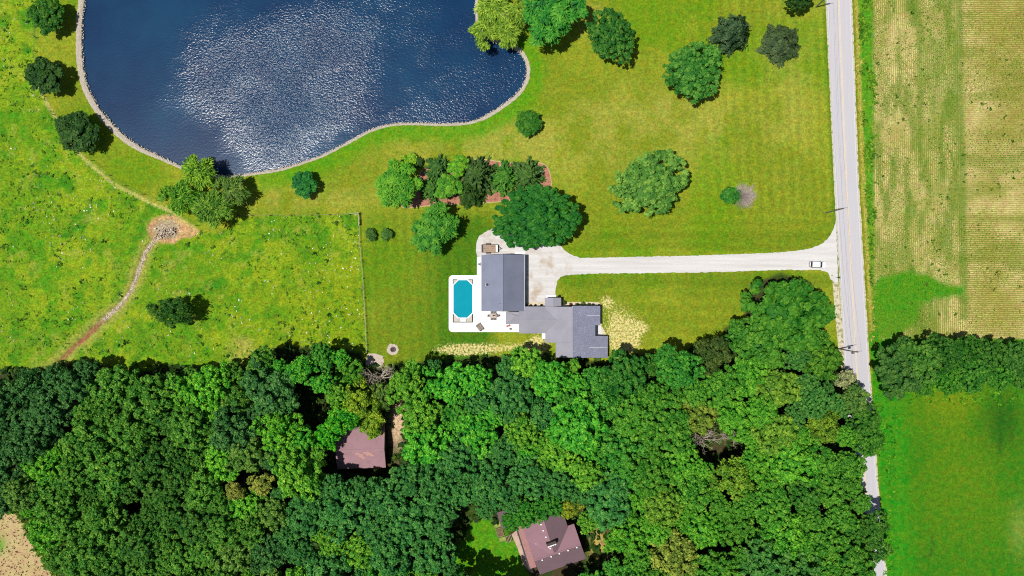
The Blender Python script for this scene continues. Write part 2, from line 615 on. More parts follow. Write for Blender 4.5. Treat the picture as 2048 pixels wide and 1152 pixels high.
region = np.zeros((NY - 1, NX - 1), dtype=int)
FX, FY = PX[:-1, :-1] + S * STEP / 2, PY[:-1, :-1] - S * STEP / 2
for i, poly in ((1, PASTURE), (2, CROP), (3, MEADOW), (4, WOOD), (5, STUBBLE), (6, POND)):
    region[inside(poly, FX, FY)] = i
er_f = FX - np.interp(FY, [p[1] for p in ROAD_R], [p[0] for p in ROAD_R])
region[(er_f > -25) & (er_f < 62) & (region == 0)] = 7


def turf_material(name, fine, rows=None):
    m = bpy.data.materials.new(name)
    nt, p, out = nodes_of(m)
    pos = N(nt, 'ShaderNodeNewGeometry').outputs['Position']
    col = N(nt, 'ShaderNodeAttribute', attribute_name='tint').outputs['Color']
    br = N(nt, 'ShaderNodeAttribute', attribute_name='bare').outputs['Fac']
    a = noise(nt, 0.8, 8.0, 0.9, pos)
    b = noise(nt, 2.0, 3.0, 0.75, pos)
    k = mth(nt, 'MULTIPLY', ramp(nt, a, 0.38, 0.62, 1 - fine * 1.15, 1 + fine * 1.15), ramp(nt, b, 0.34, 0.66, 1 - fine * 0.9, 1 + fine * 0.9))
    hue = ramp(nt, noise(nt, 0.45, 5.0, 0.7, pos), 0.36, 0.64, 0.475, 0.525)
    hsv = N(nt, 'ShaderNodeHueSaturation')
    nt.links.new(col, hsv.inputs['Color'])
    nt.links.new(k, hsv.inputs['Value'])
    nt.links.new(hue, hsv.inputs['Hue'])
    c = hsv.outputs[0]
    # bare soil and straw break through in flecks
    f = noise(nt, 1.9, 5.0, 0.75, pos)
    th = mth(nt, 'ADD', f, mth(nt, 'MULTIPLY', br, 0.34))
    straw_c = mixc(nt, noise(nt, 0.35, 4.0, 0.6, pos), lin(232, 204, 136), lin(250, 236, 162))
    c = mixc(nt, ramp(nt, th, 0.70, 0.83), c, straw_c)
    if rows:
        sep = N(nt, 'ShaderNodeSeparateXYZ')
        nt.links.new(pos, sep.inputs[0])
        axis, period = rows
        u = sep.outputs[axis]
        if axis == 0:
            u = mth(nt, 'MULTIPLY_ADD', sep.outputs[1], 0.012, u)
        w = mth(nt, 'SINE', mth(nt, 'MULTIPLY', u, 2 * math.pi / period))
        w = mth(nt, 'MULTIPLY', ramp(nt, w, -0.5, 0.6), ramp(nt, noise(nt, 0.8, 5.0, 0.75, pos), 0.35, 0.6, 0.25, 1.0))
        c = mixc(nt, mth(nt, 'MULTIPLY', w, 0.78), c, lin(104, 118, 26))
    nt.links.new(c, p.inputs['Base Color'])
    p.inputs['Roughness'].default_value = 0.9
    p.inputs['Specular IOR Level'].default_value = 0.15
    bp = N(nt, 'ShaderNodeBump')
    bp.inputs['Distance'].default_value = 0.12
    bp.inputs['Strength'].default_value = 0.7
    nt.links.new(b, bp.inputs['Height'])
    nt.links.new(bp.outputs[0], p.inputs['Normal'])
    return m


M_lawn = turf_material('mown turf', 0.30)
M_past = turf_material('pasture turf', 0.38)
M_mead = turf_material('meadow grass', 0.28)
M_cropv = turf_material('crop rows running north', 0.3, (0, 0.55))
M_croph = turf_material('crop rows running east', 0.3, (1, 0.55))
M_stub = turf_material('tilled soil', 0.12)

vid = np.arange(NX * NY).reshape(NY, NX)
V3 = np.stack([XX, YY, ZZ], -1).reshape(-1, 3)
C4 = np.concatenate([cols, np.ones((NY, NX, 1))], -1).reshape(-1, 4)
B1 = bare.reshape(-1)
quads = np.stack([vid[:-1, :-1], vid[:-1, 1:], vid[1:, 1:], vid[1:, :-1]], -1)


def ground_piece(name, mask, m):
    q = quads[mask]
    used, inv = np.unique(q.ravel(), return_inverse=True)
    me = np_mesh(name, V3[used], inv.reshape(-1, 4), {'tint': ('FLOAT_COLOR', C4[used]), 'bare': ('FLOAT', B1[used])}, smooth=True)
    return tag(link(name, me, m), kind='structure')


ground_piece('lawn', region == 0, M_lawn)
ground_piece('pasture', region == 1, M_past)
west_half = FX < 1916 + 0.02 * FY
ground_piece('crop_field', (region == 2) & west_half, M_cropv)
ground_piece('crop_field', (region == 2) & ~west_half, M_croph)
ground_piece('meadow', region == 3, M_mead)
ground_piece('woodland_floor', region == 4, M_past)
ground_piece('tilled_field', region == 5, M_stub)
ground_piece('pond_bed', region == 6, M_past)
ground_piece('verge', region == 7, M_past)

# the land beyond, out to the horizon
R2 = 2500.0
ring_v = [(-GX, -GY, 0), (GX, -GY, 0), (GX, GY, 0), (-GX, GY, 0), (-R2, -R2, 0), (R2, -R2, 0), (R2, R2, 0), (-R2, R2, 0)]
mb = MB().add(ring_v, [(4, 5, 1, 0), (5, 6, 2, 1), (6, 7, 3, 2), (7, 4, 0, 3)])
tag(mb.build('ground', mat('far fields', lin(104, 140, 30), 0.9, 0.2, 0.05, second=lin(150, 146, 70), sec_scale=0.008)), kind='structure')

# ------------------------------------------------------------------ pond
wx = np.arange(-130.0, 8.0, 0.75)
wy = np.arange(28.0, 108.0, 0.75)
WX, WY = np.meshgrid(wx, wy)
WPX, WPY = 1024 + WX * S, 576 - WY * S
wn_ = fbm(WPX, WPY, 120, 301)
wm_ = fbm(WPX * 0.8 + WPY * 0.5, WPY * 0.9 - WPX * 0.3, 60, 307)
# the wind reaches the middle and the east of the pond; the south-west corner lies in the lee
wind = signed([(322, 205), (366, 150), (352, 90), (400, 45), (480, 10), (700, -20), (900, -60), (930, 20), (880, 70), (760, 160), (700, 230), (690, 262), (600, 345), (540, 352), (490, 335),
               (462, 290), (440, 250), (390, 225)], WPX, WPY) + 60 * (wn_ - 0.5) + 50 * (wm_ - .5)
ripple = smooth(-45, 110, wind)
ripple = np.maximum(ripple * (0.62 + 0.55 * smooth(0.3, 0.65, wm_)), 0.30 * smooth(560, 760, WPX) * (0.4 + 0.9 * smooth(0.35, 0.65, wm_)))
ripple *= 0.55 + 0.45 * smooth(-80, 200, WPY)
WN, WM = WX.shape
wid = np.arange(WN * WM).reshape(WN, WM)
wq = np.stack([wid[:-1, :-1], wid[:-1, 1:], wid[1:, 1:], wid[1:, :-1]], -1)
keepq = signed(POND, WPX, WPY)[:-1, :-1] > -16
wq = wq[keepq]
used, inv = np.unique(wq.ravel(), return_inverse=True)
wv = np.stack([WX, WY, np.full_like(WX, -0.42)], -1).reshape(-1, 3)[used]
me = np_mesh('pond_water', wv, inv.reshape(-1, 4), {'ripple': ('FLOAT', ripple.reshape(-1)[used])}, smooth=True)
M_water = bpy.data.materials.new('pond water')
nt, p, out = nodes_of(M_water)
pos = N(nt, 'ShaderNodeNewGeometry').outputs['Position']
rp = N(nt, 'ShaderNodeAttribute', attribute_name='ripple').outputs['Fac']
murk = noise(nt, 0.045, 4.0, 0.6, pos)
deep = mixc(nt, ramp(nt, murk, 0.35, 0.65), (0.0022, 0.020, 0.064), (0.0036, 0.036, 0.086))
nt.links.new(deep, p.inputs['Base Color'])
p.inputs['IOR'].default_value = 1.333
p.inputs['Roughness'].default_value = 0.22
p.inputs['Specular IOR Level'].default_value = 0.6
mp = N(nt, 'ShaderNodeMapping')
mp.inputs['Rotation'].default_value = (0, 0, math.radians(35))
mp.inputs['Scale'].default_value = (1.0, 1.45, 1.0)
nt.links.new(pos, mp.inputs['Vector'])
w1 = noise(nt, 1.55, 2.5, 0.6, mp.outputs[0])
bp = N(nt, 'ShaderNodeBump')
bp.inputs['Strength'].default_value = 1.0
hgt = mth(nt, 'MULTIPLY', w1, mth(nt, 'MULTIPLY_ADD', rp, 0.27, 0.02))
bp.inputs['Distance'].default_value = 1.0
nt.links.new(hgt, bp.inputs['Height'])
nt.links.new(bp.outputs[0], p.inputs['Normal'])
tag(link('pond_water', me, M_water), kind='structure')

# stone rim of the pond: a sloping bed, then the stones on it
rim_line = resample(POND + [POND[0]], 4.0)
rim_line = [q_ for q_ in rim_line if -60 < q_[1]]
rim_line = [(x, y) for x, y in rim_line]


def rim_width(x, y):
    if x < 340:
        return 10.5 - 5.0 * max(0.0, min(1.0, (x - 240) / 100))
    if x > 960:
        return 6.5
    return 4.6


rv, rf, rc = [], [], []
rng = np.random.default_rng(5)
n = len(rim_line)
prev_break = True
for i, (x, y) in enumerate(rim_line):
    a = Vector(rim_line[max(i - 1, 0)])
    b = Vector(rim_line[min(i + 1, n - 1)])
    if (b - a).length > 40:
        prev_break = True
        continue
    t = (b - a).normalized()
    nrm = Vector((-t.y, t.x))
    if inside(POND, np.array([x + nrm.x * 3]), np.array([y + nrm.y * 3]))[0]:
        nrm = -nrm
    w = rim_width(x, y) + rng.uniform(-0.6, 0.6)
    k = len(rv)
    for dd, z in ((w, 0.05), (w * 0.5, 0.06), (0.0, -0.1), (-2.2, -0.75)):
        gxy = g2(x + nrm.x * dd, y + nrm.y * dd)
        rv.append((gxy[0], gxy[1], z))
    if not prev_break:
        for j in range(3):
            rf.append((k - 4 + j, k - 3 + j, k + 1 + j, k + j))
    prev_break = False
M_rim = mat('pale limestone bank', lin(196, 184, 166), 0.9, 0.3, 2.2, bump=0.1)
mb = MB()
mb.v, mb.f = rv, rf
me_rim = mb.build('pond_bank', M_rim)
tag(me_rim, kind='structure')


def stone_proto(seed):
    r = np.random.default_rng(seed)
    base = np.array([(0, 0, 1), (.9, 0, .35), (.3, .85, .35), (-.7, .55, .35), (-.75, -.5, .35), (.25, -.9, .35),
                     (.75, .5, -.4), (-.3, .85, -.4), (-.9, 0, -.4), (-.2, -.85, -.4), (.75, -.5, -.4)])
    f = np.array([(0, 1, 2), (0, 2, 3), (0, 3, 4), (0, 4, 5), (0, 5, 1), (1, 6, 2), (2, 7, 3), (3, 8, 4), (4, 9, 5), (5, 10, 1), (2, 6, 7), (3, 7, 8), (4, 8, 9), (5, 9, 10), (1, 10, 6)])
    return base * r.uniform(0.8, 1.25, (11, 1)), f


def scatter_stones(name, places, sizes, m, seed):
    """Loose stones too many to count: one mesh, 15 triangles a stone."""
    r = np.random.default_rng(seed)
    V, F, A = [], [], []
    for i, ((x, y, z), s) in enumerate(zip(places, sizes)):
        b, f = stone_proto(int(r.integers(1, 30)))
        t = r.uniform(0, 6.28)
        R = np.array([[math.cos(t), -math.sin(t), 0], [math.sin(t), math.cos(t), 0], [0, 0, 0.7]])
        V.append((b * s * r.uniform(0.8, 1.2, 3)) @ R.T + (x, y, z))
        F.append(f + 11 * i)
        A.append(np.full(11, r.uniform(0, 1)))
    me = np_mesh(name, np.concatenate(V), np.concatenate(F), {'v': ('FLOAT', np.concatenate(A))})
    return tag(link(name, me, m), kind='stuff')


def stone_material(name, a, b):
    m = bpy.data.materials.new(name)
    nt, p, out = nodes_of(m)
    v = N(nt, 'ShaderNodeAttribute', attribute_name='v').outputs['Fac']
    nt.links.new(mixc(nt, v, a, b), p.inputs['Base Color'])
    p.inputs['Roughness'].default_value = 0.85
    return m


M_stone = stone_material('bank stones', lin(184, 174, 158), lin(228, 220, 204))
pl, sz = [], []
for i, (x, y) in enumerate(resample(POND + [POND[0]], 1.6)):
    if y < -40:
        continue
    for _ in range(2):
        w = rim_width(x, y)
        ang = rng.uniform(0, 6.28)
        rr = rng.uniform(0, 1) ** 0.5 * w * 0.5
        qx, qy = x + math.cos(ang) * rr, y + math.sin(ang) * rr
        # push outwards: stones lie on the bank, not in the water
        dd = float(signed(POND, np.array([qx]), np.array([qy]))[0]) if False else 0
        gxy = g2(qx, qy)
        pl.append((gxy[0], gxy[1], -0.06))
        sz.append(rng.uniform(0.09, 0.19))
scatter_stones('bank_stones', pl, sz, M_stone, 3)

# stones in the dry creek
pl, sz = [], []
for (x, y) in resample(CREEK, 1.2):
    if y > 640:
        continue
    for _ in range(3):
        w = 4.0 if y > 490 else 10
        gxy = g2(x + rng.normal(0, w * .45), y + rng.normal(0, w * .4))
        pl.append((gxy[0], gxy[1], -0.42))
        sz.append(rng.uniform(0.08, 0.26))
for _ in range(230):
    gxy = g2(rng.normal(330, 12), rng.normal(460, 9))
    pl.append((gxy[0], gxy[1], -0.62))
    sz.append(rng.uniform(0.07, 0.2))
scatter_stones('creek_stones', pl, sz, stone_material('creek stones', lin(158, 136, 110), lin(240, 228, 208)), 9)


# ------------------------------------------------------------------ road, drive, paving
def strip(name, left, right, z, m, thick=0.0, kind='structure'):
    mb = MB()
    vs = [(*g2(*l), z) for l in left] + [(*g2(*r), z) for r in right]
    k = len(left)
    fs = [(i, k + i, k + i + 1, i + 1) for i in range(k - 1)]
    mb.add(vs, [f[::-1] if False else f for f in fs])
    o = mb.build(name, m)
    return tag(o, kind=kind)


def shift(line, d):
    return [(x + d, y) for x, y in line]


def densify(line):
    return chaikin(line, False, 1)


RL, RR = densify(ROAD_L), densify(ROAD_R)
ys = np.arange(-80, 1241, 8.0)
rl = np.interp(ys, [p[1] for p in ROAD_L], [p[0] for p in ROAD_L])
rr = np.interp(ys, [p[1] for p in ROAD_R], [p[0] for p in ROAD_R])


def lane(a, b, z, jit=0.0, seed=0):
    r = np.random.default_rng(seed)
    L = [(rl[i] + (rr[i] - rl[i]) * a + r.normal(0, jit), y) for i, y in enumerate(ys)]
    R = [(rl[i] + (rr[i] - rl[i]) * b + r.normal(0, jit), y) for i, y in enumerate(ys)]
    return L, R


M_asph = bpy.data.materials.new('sun-bleached asphalt')
nt, p, out = nodes_of(M_asph)
pos = N(nt, 'ShaderNodeNewGeometry').outputs['Position']
mp = N(nt, 'ShaderNodeMapping')
mp.inputs['Rotation'].default_value = (0, 0, -0.0487)
mp.inputs['Scale'].default_value = (1.0, 0.03, 1.0)
nt.links.new(pos, mp.inputs['Vector'])
tracks = noise(nt, 1.6, 3.0, 0.6, mp.outputs[0])
c = mixc(nt, ramp(nt, tracks, 0.3, 0.7), lin(203, 201, 206), lin(209, 206, 209))
c = mixc(nt, ramp(nt, noise(nt, 3.0, 4.0, 0.7, pos), 0.3, 0.7, 0, 0.35), c, lin(178, 176, 180))
nt.links.new(c, p.inputs['Base Color'])
p.inputs['Roughness'].default_value = 0.85
p.inputs['Specular IOR Level'].default_value = 0.3
M_shoulder = mat('gravel shoulder', lin(216, 206, 178), 0.95, 0.25, 2.5, second=lin(150, 150, 90), sec_lo=0.5, sec_hi=0.62, sec_scale=0.9)
strip('road_shoulder', *lane(-0.045, 0.02, 0, 0.3, 1), 0.016, M_shoulder)
strip('road_shoulder', *lane(0.98, 1.05, 0, 0.3, 2), 0.016, M_shoulder)
SHL = [(1664, 552), (1667, 590), (1671, 640), (1676, 690), (1682, 730), (1690, 780)]
strip('road_shoulder', SHL, [(1676, 552), (1679, 590), (1682, 640), (1687, 690), (1692, 730), (1694, 780)], 0.020, M_shoulder)
strip('road', *lane(0.0, 1.0, 0), 0.032, M_asph)
M_yel = mat('worn yellow paint', lin(238, 214, 176), 0.7, 0.12, 2.0)
M_wht = mat('worn white paint', lin(232, 230, 228), 0.7, 0.1, 2.0)
strip('road_centre_line', *lane(0.462, 0.484, 0), 0.037, M_yel)
strip('road_centre_line', *lane(0.505, 0.527, 0), 0.037, M_yel)
strip('road_edge_line', *lane(0.045, 0.06, 0), 0.037, M_wht)
strip('road_edge_line', *lane(0.945, 0.96, 0), 0.037, M_wht)
strip('road_seam', *lane(0.30, 0.304, 0, 0.12, 4), 0.0365, mat('tar seam', lin(150, 148, 152), 0.8, 0.1))

M_grav = bpy.data.materials.new('white gravel')
nt, p, out = nodes_of(M_grav)
pos = N(nt, 'ShaderNodeNewGeometry').outputs['Position']
mp = N(nt, 'ShaderNodeMapping')
mp.inputs['Scale'].default_value = (0.05, 1.0, 1.0)
nt.links.new(pos, mp.inputs['Vector'])
ruts = ramp(nt, noise(nt, 0.9, 4.0, 0.6, mp.outputs[0]), 0.36, 0.64)
c = mixc(nt, ruts, lin(220, 217, 213), lin(240, 238, 235))
stain = noise(nt, 0.22, 5.0, 0.65, pos)
sepx = N(nt, 'ShaderNodeSeparateXYZ')
nt.links.new(pos, sepx.inputs[0])
yard = ramp(nt, sepx.outputs[0], 20.0, 12.0, 0.0, 1.0)
c = mixc(nt, mth(nt, 'MULTIPLY', ramp(nt, stain, 0.48, 0.66, 0, 0.8), yard), c, lin(190, 164, 132))
c = mixc(nt, ramp(nt, noise(nt, 2.6, 5.0, 0.75, pos), 0.3, 0.7, 0, 0.4), c, lin(176, 170, 164))
nt.links.new(c, p.inputs['Base Color'])
p.inputs['Roughness'].default_value = 0.95
bp = N(nt, 'ShaderNodeBump')
bp.inputs['Distance'].default_value = 0.05
nt.links.new(noise(nt, 5.0, 4.0, 0.7, pos), bp.inputs['Height'])
nt.links.new(bp.outputs[0], p.inputs['Normal'])


def sheet(name, poly_px, z0, z1, m, jit=0.0, step=5.0, seed=1, kind='structure'):
    pts = poly_px
    if jit:
        r = np.random.default_rng(seed)
        pts = [(x + r.normal(0, jit), y + r.normal(0, jit)) for x, y in resample(poly_px + [poly_px[0]], step)[:-1]]
    return tag(MB().prism([g2(*q_) for q_ in pts], z0, z1).build(name, m), kind=kind)


sheet('driveway', DRIVE, -0.1, 0.024, M_grav, 0.45, 4.0)
M_conc = mat('white concrete', (0.74, 0.73, 0.71), 0.75, 0.035, 1.2, second=(0.66, 0.65, 0.62), sec_lo=0.55, sec_hi=0.8, sec_scale=0.25)
M_conc2 = mat('grey concrete', (0.52, 0.51, 0.49), 0.8, 0.06, 1.5)


def corner(cx, cy, r, a0, a1, k=6):
    return [(cx + r * math.cos(math.radians(a0 + (a1 - a0) * i / k)), cy + r * math.sin(math.radians(a0 + (a1 - a0) * i / k))) for i in range(k + 1)]


# the pool terrace is poured round the pool, in slabs with saw-cut joints
PX0, PX1, PY0, PY1 = 907.0, 944.8, 560.3, 635.2
slabs = [
    corner(905.5, 558.5, 8, 180, 270) + [(926, 550.5), (926, PY0 - 1.6), (PX0 - 1.6, PY0 - 1.6), (PX0 - 1.6, 598), (897.5, 598)],
    [(926.3, 550.5), (953.6, 550.5), (953.6, 598), (PX1 + 1.6, 598), (PX1 + 1.6, PY0 - 1.6), (926.3, PY0 - 1.6)],
    [(897.5, 598.3), (PX0 - 1.6, 598.3), (PX0 - 1.6, 645), (926, 645), (926, 664)] + corner(905.5, 656, 8, 90, 180),
    [(926.3, 645), (PX1 + 1.6, 645), (PX1 + 1.6, 598.3), (953.6, 598.3), (953.6, 664), (926.3, 664)],
    [(953.9, 514), (963.5, 514), (963.5, 598), (953.9, 598)],
    [(953.9, 598.3), (963.5, 598.3), (963.5, 622), (982, 622), (982, 643), (953.9, 643)],
    [(953.9, 643.3), (982, 643.3), (982, 664), (953.9, 664)],
    [(982.3, 622), (1013, 622), (1013, 643), (982.3, 643)],
    [(982.3, 643.3), (1013, 643.3), (1013, 664), (982.3, 664)],
    [(1013.3, 643.3), (1042, 643.3), (1042, 664), (1013.3, 664)],
]
for i, sl in enumerate(slabs):
    sheet('patio', sl, -0.1, 0.09, M_conc)
sheet('door_slab', [(1030, 503.5), (1050.5, 503.5), (1050.5, 509.5), (1030, 509.5)], -0.1, 0.08, M_conc)
sheet('front_walk', [(1093, 590), (1112, 590), (1112, 598), (1093, 598)], -0.1, 0.075, M_conc)
M_chips = mat('pale stone chips', lin(222, 206, 180), 0.95, 0.3, 3.0, second=lin(150, 150, 96), sec_lo=0.55, sec_hi=0.68, sec_scale=0.7)
sheet('planting_bed', [(1122, 594), (1126, 602), (1134, 604), (1192, 604), (1200, 606), (1203, 612), (1203, 650), (1212, 668), (1208, 672), (1190, 660), (1190, 616), (1122, 616)], -0.05, 0.03, M_chips, 0.25, 3.0)
sheet('planting_bed', [(1052, 604), (1092, 604), (1092, 616), (1052, 616)], -0.05, 0.034, M_chips, 0.2, 3.0)
M_mulch = mat('reddish bark mulch', lin(190, 132, 108), 0.95, 0.28, 2.4, second=lin(150, 92, 70), sec_scale=0.8, bump=0.1)
sheet('mulch_bed', MULCH, -0.05, 0.06, M_mulch, 0.4, 3.0)
M_edge = mat('dry grass edging', lin(200, 186, 128), 0.95, 0.2, 2.0)
mb = MB()
ring = resample(MULCH + [MULCH[0]], 3.0)
mb.tube([(*g2(x, y), 0.05) for x, y in ring], 0.16, 4, False)
tag(mb.build('mulch_bed_edge', M_edge), kind='structure')
M_pebble = mat('grey pebble patch', lin(204, 188, 172), 0.95, 0.25, 3.0)
sheet('gravel_patch', [(735, 708), (748, 706), (766, 712), (768, 722), (762, 734), (745, 742), (733, 742), (732, 722)], -0.05, 0.03, M_pebble, 0.7, 3.0)

# ------------------------------------------------------------------ swimming pool
M_teal = bpy.data.materials.new('pool water')
nt, p, out = nodes_of(M_teal)
pos = N(nt, 'ShaderNodeNewGeometry').outputs['Position']
nt.links.new(mixc(nt, ramp(nt, noise(nt, 0.3, 3.0, 0.5, pos), 0.3, 0.7), lin(0, 152, 172), lin(4, 162, 182)), p.inputs['Base Color'])
p.inputs['Roughness'].default_value = 0.12
p.inputs['IOR'].default_value = 1.33
bp = N(nt, 'ShaderNodeBump')
bp.inputs['Distance'].default_value = 0.006
nt.links.new(noise(nt, 1.6, 2.0, 0.5, pos), bp.inputs['Height'])
nt.links.new(bp.outputs[0], p.inputs['Normal'])
M_liner = mat('pool liner', lin(60, 170, 200), 0.5, 0.05)
M_plastic = mat('white plastic', (0.78, 0.79, 0.8), 0.4, 0.03)
M_deckmat = mat('grey beige pool step deck', lin(206, 198, 188), 0.8, 0.12, 3.0)
pool = thing('swimming_pool', 'elongated octagonal teal swimming pool set in the white terrace', 'swimming pool', (*g2(926, 598), 0.09))
off = pool.location


def octagon(d):
    x0, x1, y0, y1, c = PX0 - d, PX1 + d, PY0 - d, PY1 + d, 10.2
    return [(x0 + c, y0), (x1 - c, y0), (x1, y0 + c), (x1, y1 - c), (x1 - c, y1), (x0 + c, y1), (x0, y1 - c), (x0, y0 + c)]


inner, outer = [g2(*q_) for q_ in octagon(0)], [g2(*q_) for q_ in octagon(1.6)]
mb = MB()
for i in range(8):
    j = (i + 1) % 8
    mb.add([(*outer[i], .14), (*outer[j], .14), (*inner[j], .14), (*inner[i], .14), (*outer[i], -.1), (*outer[j], -.1), (*inner[j], -.3), (*inner[i], -.3)],
           [(0, 1, 2, 3), (3, 2, 6, 7), (1, 0, 4, 5)])
mb.build('coping', M_plastic, pool, off)
MB().prism(inner, -0.4, -0.03).build('pool_water', M_teal, pool, off)
for tri in ([(907.4, 628.5), (907.4, 643.5), (920, 643.5), (920, 637.5), (916.6, 637.5)], [(944.4, 628.5), (944.4, 643.5), (933, 643.5), (933, 637.5), (935.2, 637.5)],
            [(907, 560), (907, 569), (916, 560)], [(944.8, 560), (944.8, 569), (935.8, 560)]):
    MB().prism([g2(*q_) for q_ in tri], 0.0, 0.145).build('corner_deck', M_deckmat, pool, off)
mb = MB()
for k_ in range(3):
    mb.box((*g2(926.5, 637.8 + 2.1 * k_), 0.02 + 0.06 * k_), (1.65, 0.28, 0.2 + 0.02 * k_))
mb.build('steps', M_plastic, pool, off)
mb = MB()
for sx in (-0.8, 0.8):
    mb = MB()
    cx, cy = g2(926.5, 637)
    mb.tube([(cx + sx, cy + .5, -.1), (cx + sx, cy + .3, .7), (cx + sx, cy - .4, .85), (cx + sx, cy - .7, .5), (cx + sx, cy - .75, .1)], 0.03, 6)
    mb.build('handrail', mat('steel tube', (0.55, 0.56, 0.58), 0.3, 0.03, metal=0.8), pool, off)
mb = MB()
cx, cy = g2(926, 557.4)
mb.tube([(cx - 2.9, cy, 0.28), (cx + 2.9, cy, 0.28)], 0.14, 10)
mb.box((cx - 3.0, cy, 0.2), (0.12, 0.3, 0.4)).box((cx + 3.0, cy, 0.2), (0.12, 0.3, 0.4))
tag(mb.build('cover_roller', M_plastic), 'white roller for the pool cover along the pool end', 'pool roller')

# ------------------------------------------------------------------ roofs and houses
def shingles(name, rgb, speck, speck_rgb, streak=None):
    m = bpy.data.materials.new(name)
    nt, p, out = nodes_of(m)
    pos = N(nt, 'ShaderNodeNewGeometry').outputs['Position']
    sp = noise(nt, 5.0, 3.0, 0.8, pos)
    c = mixc(nt, ramp(nt, sp, 0.5, 0.62, 0, speck), rgb, speck_rgb)
    big = noise(nt, 0.25, 4.0, 0.6, pos)
    hs = N(nt, 'ShaderNodeHueSaturation')
    nt.links.new(c, hs.inputs['Color'])
    nt.links.new(ramp(nt, big, 0.3, 0.7, 0.9, 1.1), hs.inputs['Value'])
    c = hs.outputs[0]
    if streak:
        c = mixc(nt, ramp(nt, noise(nt, 0.5, 5.0, 0.7, pos), 0.5, 0.68, 0, 0.7), c, streak)
    # courses run along the height, so the lines follow the eaves
    sep = N(nt, 'ShaderNodeSeparateXYZ')
    nt.links.new(pos, sep.inputs[0])
    crs = mth(nt, 'FRACT', mth(nt, 'MULTIPLY', sep.outputs[2], 1 / 0.06))
    bp = N(nt, 'ShaderNodeBump')
    bp.inputs['Distance'].default_value = 0.02
    nt.links.new(mth(nt, 'MULTIPLY_ADD', crs, 0.6, sp), bp.inputs['Height'])
    nt.links.new(bp.outputs[0], p.inputs['Normal'])
    nt.links.new(c, p.inputs['Base Color'])
    p.inputs['Roughness'].default_value = 0.85
    p.inputs['Specular IOR Level'].default_value = 0.35
    return m


M_barnroof = shingles('blue grey shingles', lin(136, 141, 162), 0.18, lin(160, 164, 184))
M_houseroof = shingles('grey shingles', lin(158, 157, 168), 0.2, lin(178, 176, 186))
M_newroof = shingles('speckled grey shingles', lin(134, 137, 160), 0.62, lin(198, 198, 214))
M_pinkroof = shingles('faded pink brown shingles', lin(154, 117, 127), 0.25, lin(174, 136, 144), lin(138, 108, 108))
M_shedroof = shingles('weathered pink shingles', lin(168, 130, 138), 0.3, lin(188, 152, 158), lin(146, 118, 116))
M_siding = mat('white siding', (0.62, 0.62, 0.6), 0.6, 0.04)
M_brown = mat('brown siding', (0.2, 0.14, 0.1), 0.7, 0.1)
M_glass = mat('dark window glass', (0.02, 0.025, 0.03), 0.08, 0.02, spec=0.8)
M_doorp = mat('white door paint', (0.66, 0.66, 0.65), 0.45, 0.03)
M_gutter = mat('pale grey gutter', (0.5, 0.5, 0.54), 0.4, 0.04)
M_trim = mat('white trim', (0.72, 0.72, 0.72), 0.5, 0.03)
M_black = mat('black steel', (0.02, 0.02, 0.022), 0.45, 0.1)
M_wood = mat('weathered wood', lin(176, 154, 132), 0.85, 0.22, 3.0, second=lin(140, 116, 96), sec_scale=1.2)
M_rust = mat('patched bare boards', lin(196, 150, 140), 0.9, 0.25, 2.5)


def polyprism(par, name, poly, z0, z1, m):
    return MB().prism(poly, z0, z1).build(name, m, par, par.location)


def plate(par, name, pts, m, t=0.14):
    return MB().slab(pts, t).build(name, m, par, par.location)


def gable(par, r0, r1, wl, wr, zr, pitch, m, m2=None, ridge=True, zl=None, gut=True):
    """Two roof slopes off the ridge r0-r1 (world XY); wl / wr: plan widths left and right of it."""
    r0, r1 = Vector(r0), Vector(r1)
    d = (r1 - r0).normalized()
    left = Vector((-d.y, d.x))
    for sgn, w, mm in ((1, wl, m), (-1, wr, m2 or m)):
        q0, q1 = r0 + left * sgn * w, r1 + left * sgn * w
        plate(par, 'roof_slope', [(r0.x, r0.y, zr), (r1.x, r1.y, zr), (q1.x, q1.y, zr - pitch * w), (q0.x, q0.y, zr - pitch * w)], mm)
        if gut:
            e = left * sgn * 0.07
            MB().box(((q0 + q1).x / 2 + e.x, (q0 + q1).y / 2 + e.y, zr - pitch * w - 0.07), ((q1 - q0).length, 0.12, 0.12), math.atan2(d.y, d.x)).build('gutter', M_gutter, par, par.location)
    if ridge:
        MB().box(((r0 + r1).x / 2, (r0 + r1).y / 2, zr + 0.02), ((r1 - r0).length, 0.3, 0.06), math.atan2(d.y, d.x)).build('ridge_cap', m, par, par.location)


def gable_wall(par, p, left, half, z0, z1, m):
    """Triangular wall under a gable end at p."""
    p, left = Vector(p), Vector(left)
    n = Vector((-left.y, left.x)) * 0.08
    a, b = p + left * half, p - left * half
    MB().add([(a + n).to_tuple() + (z0,), (b + n).to_tuple() + (z0,), (p + n).to_tuple() + (z1,), (a - n).to_tuple() + (z0,), (b - n).to_tuple() + (z0,), (p - n).to_tuple() + (z1,)],
             [(0, 1, 2), (5, 4, 3), (0, 3, 4, 1), (1, 4, 5, 2), (2, 5, 3, 0)]).build('gable_end', m, par, par.location)


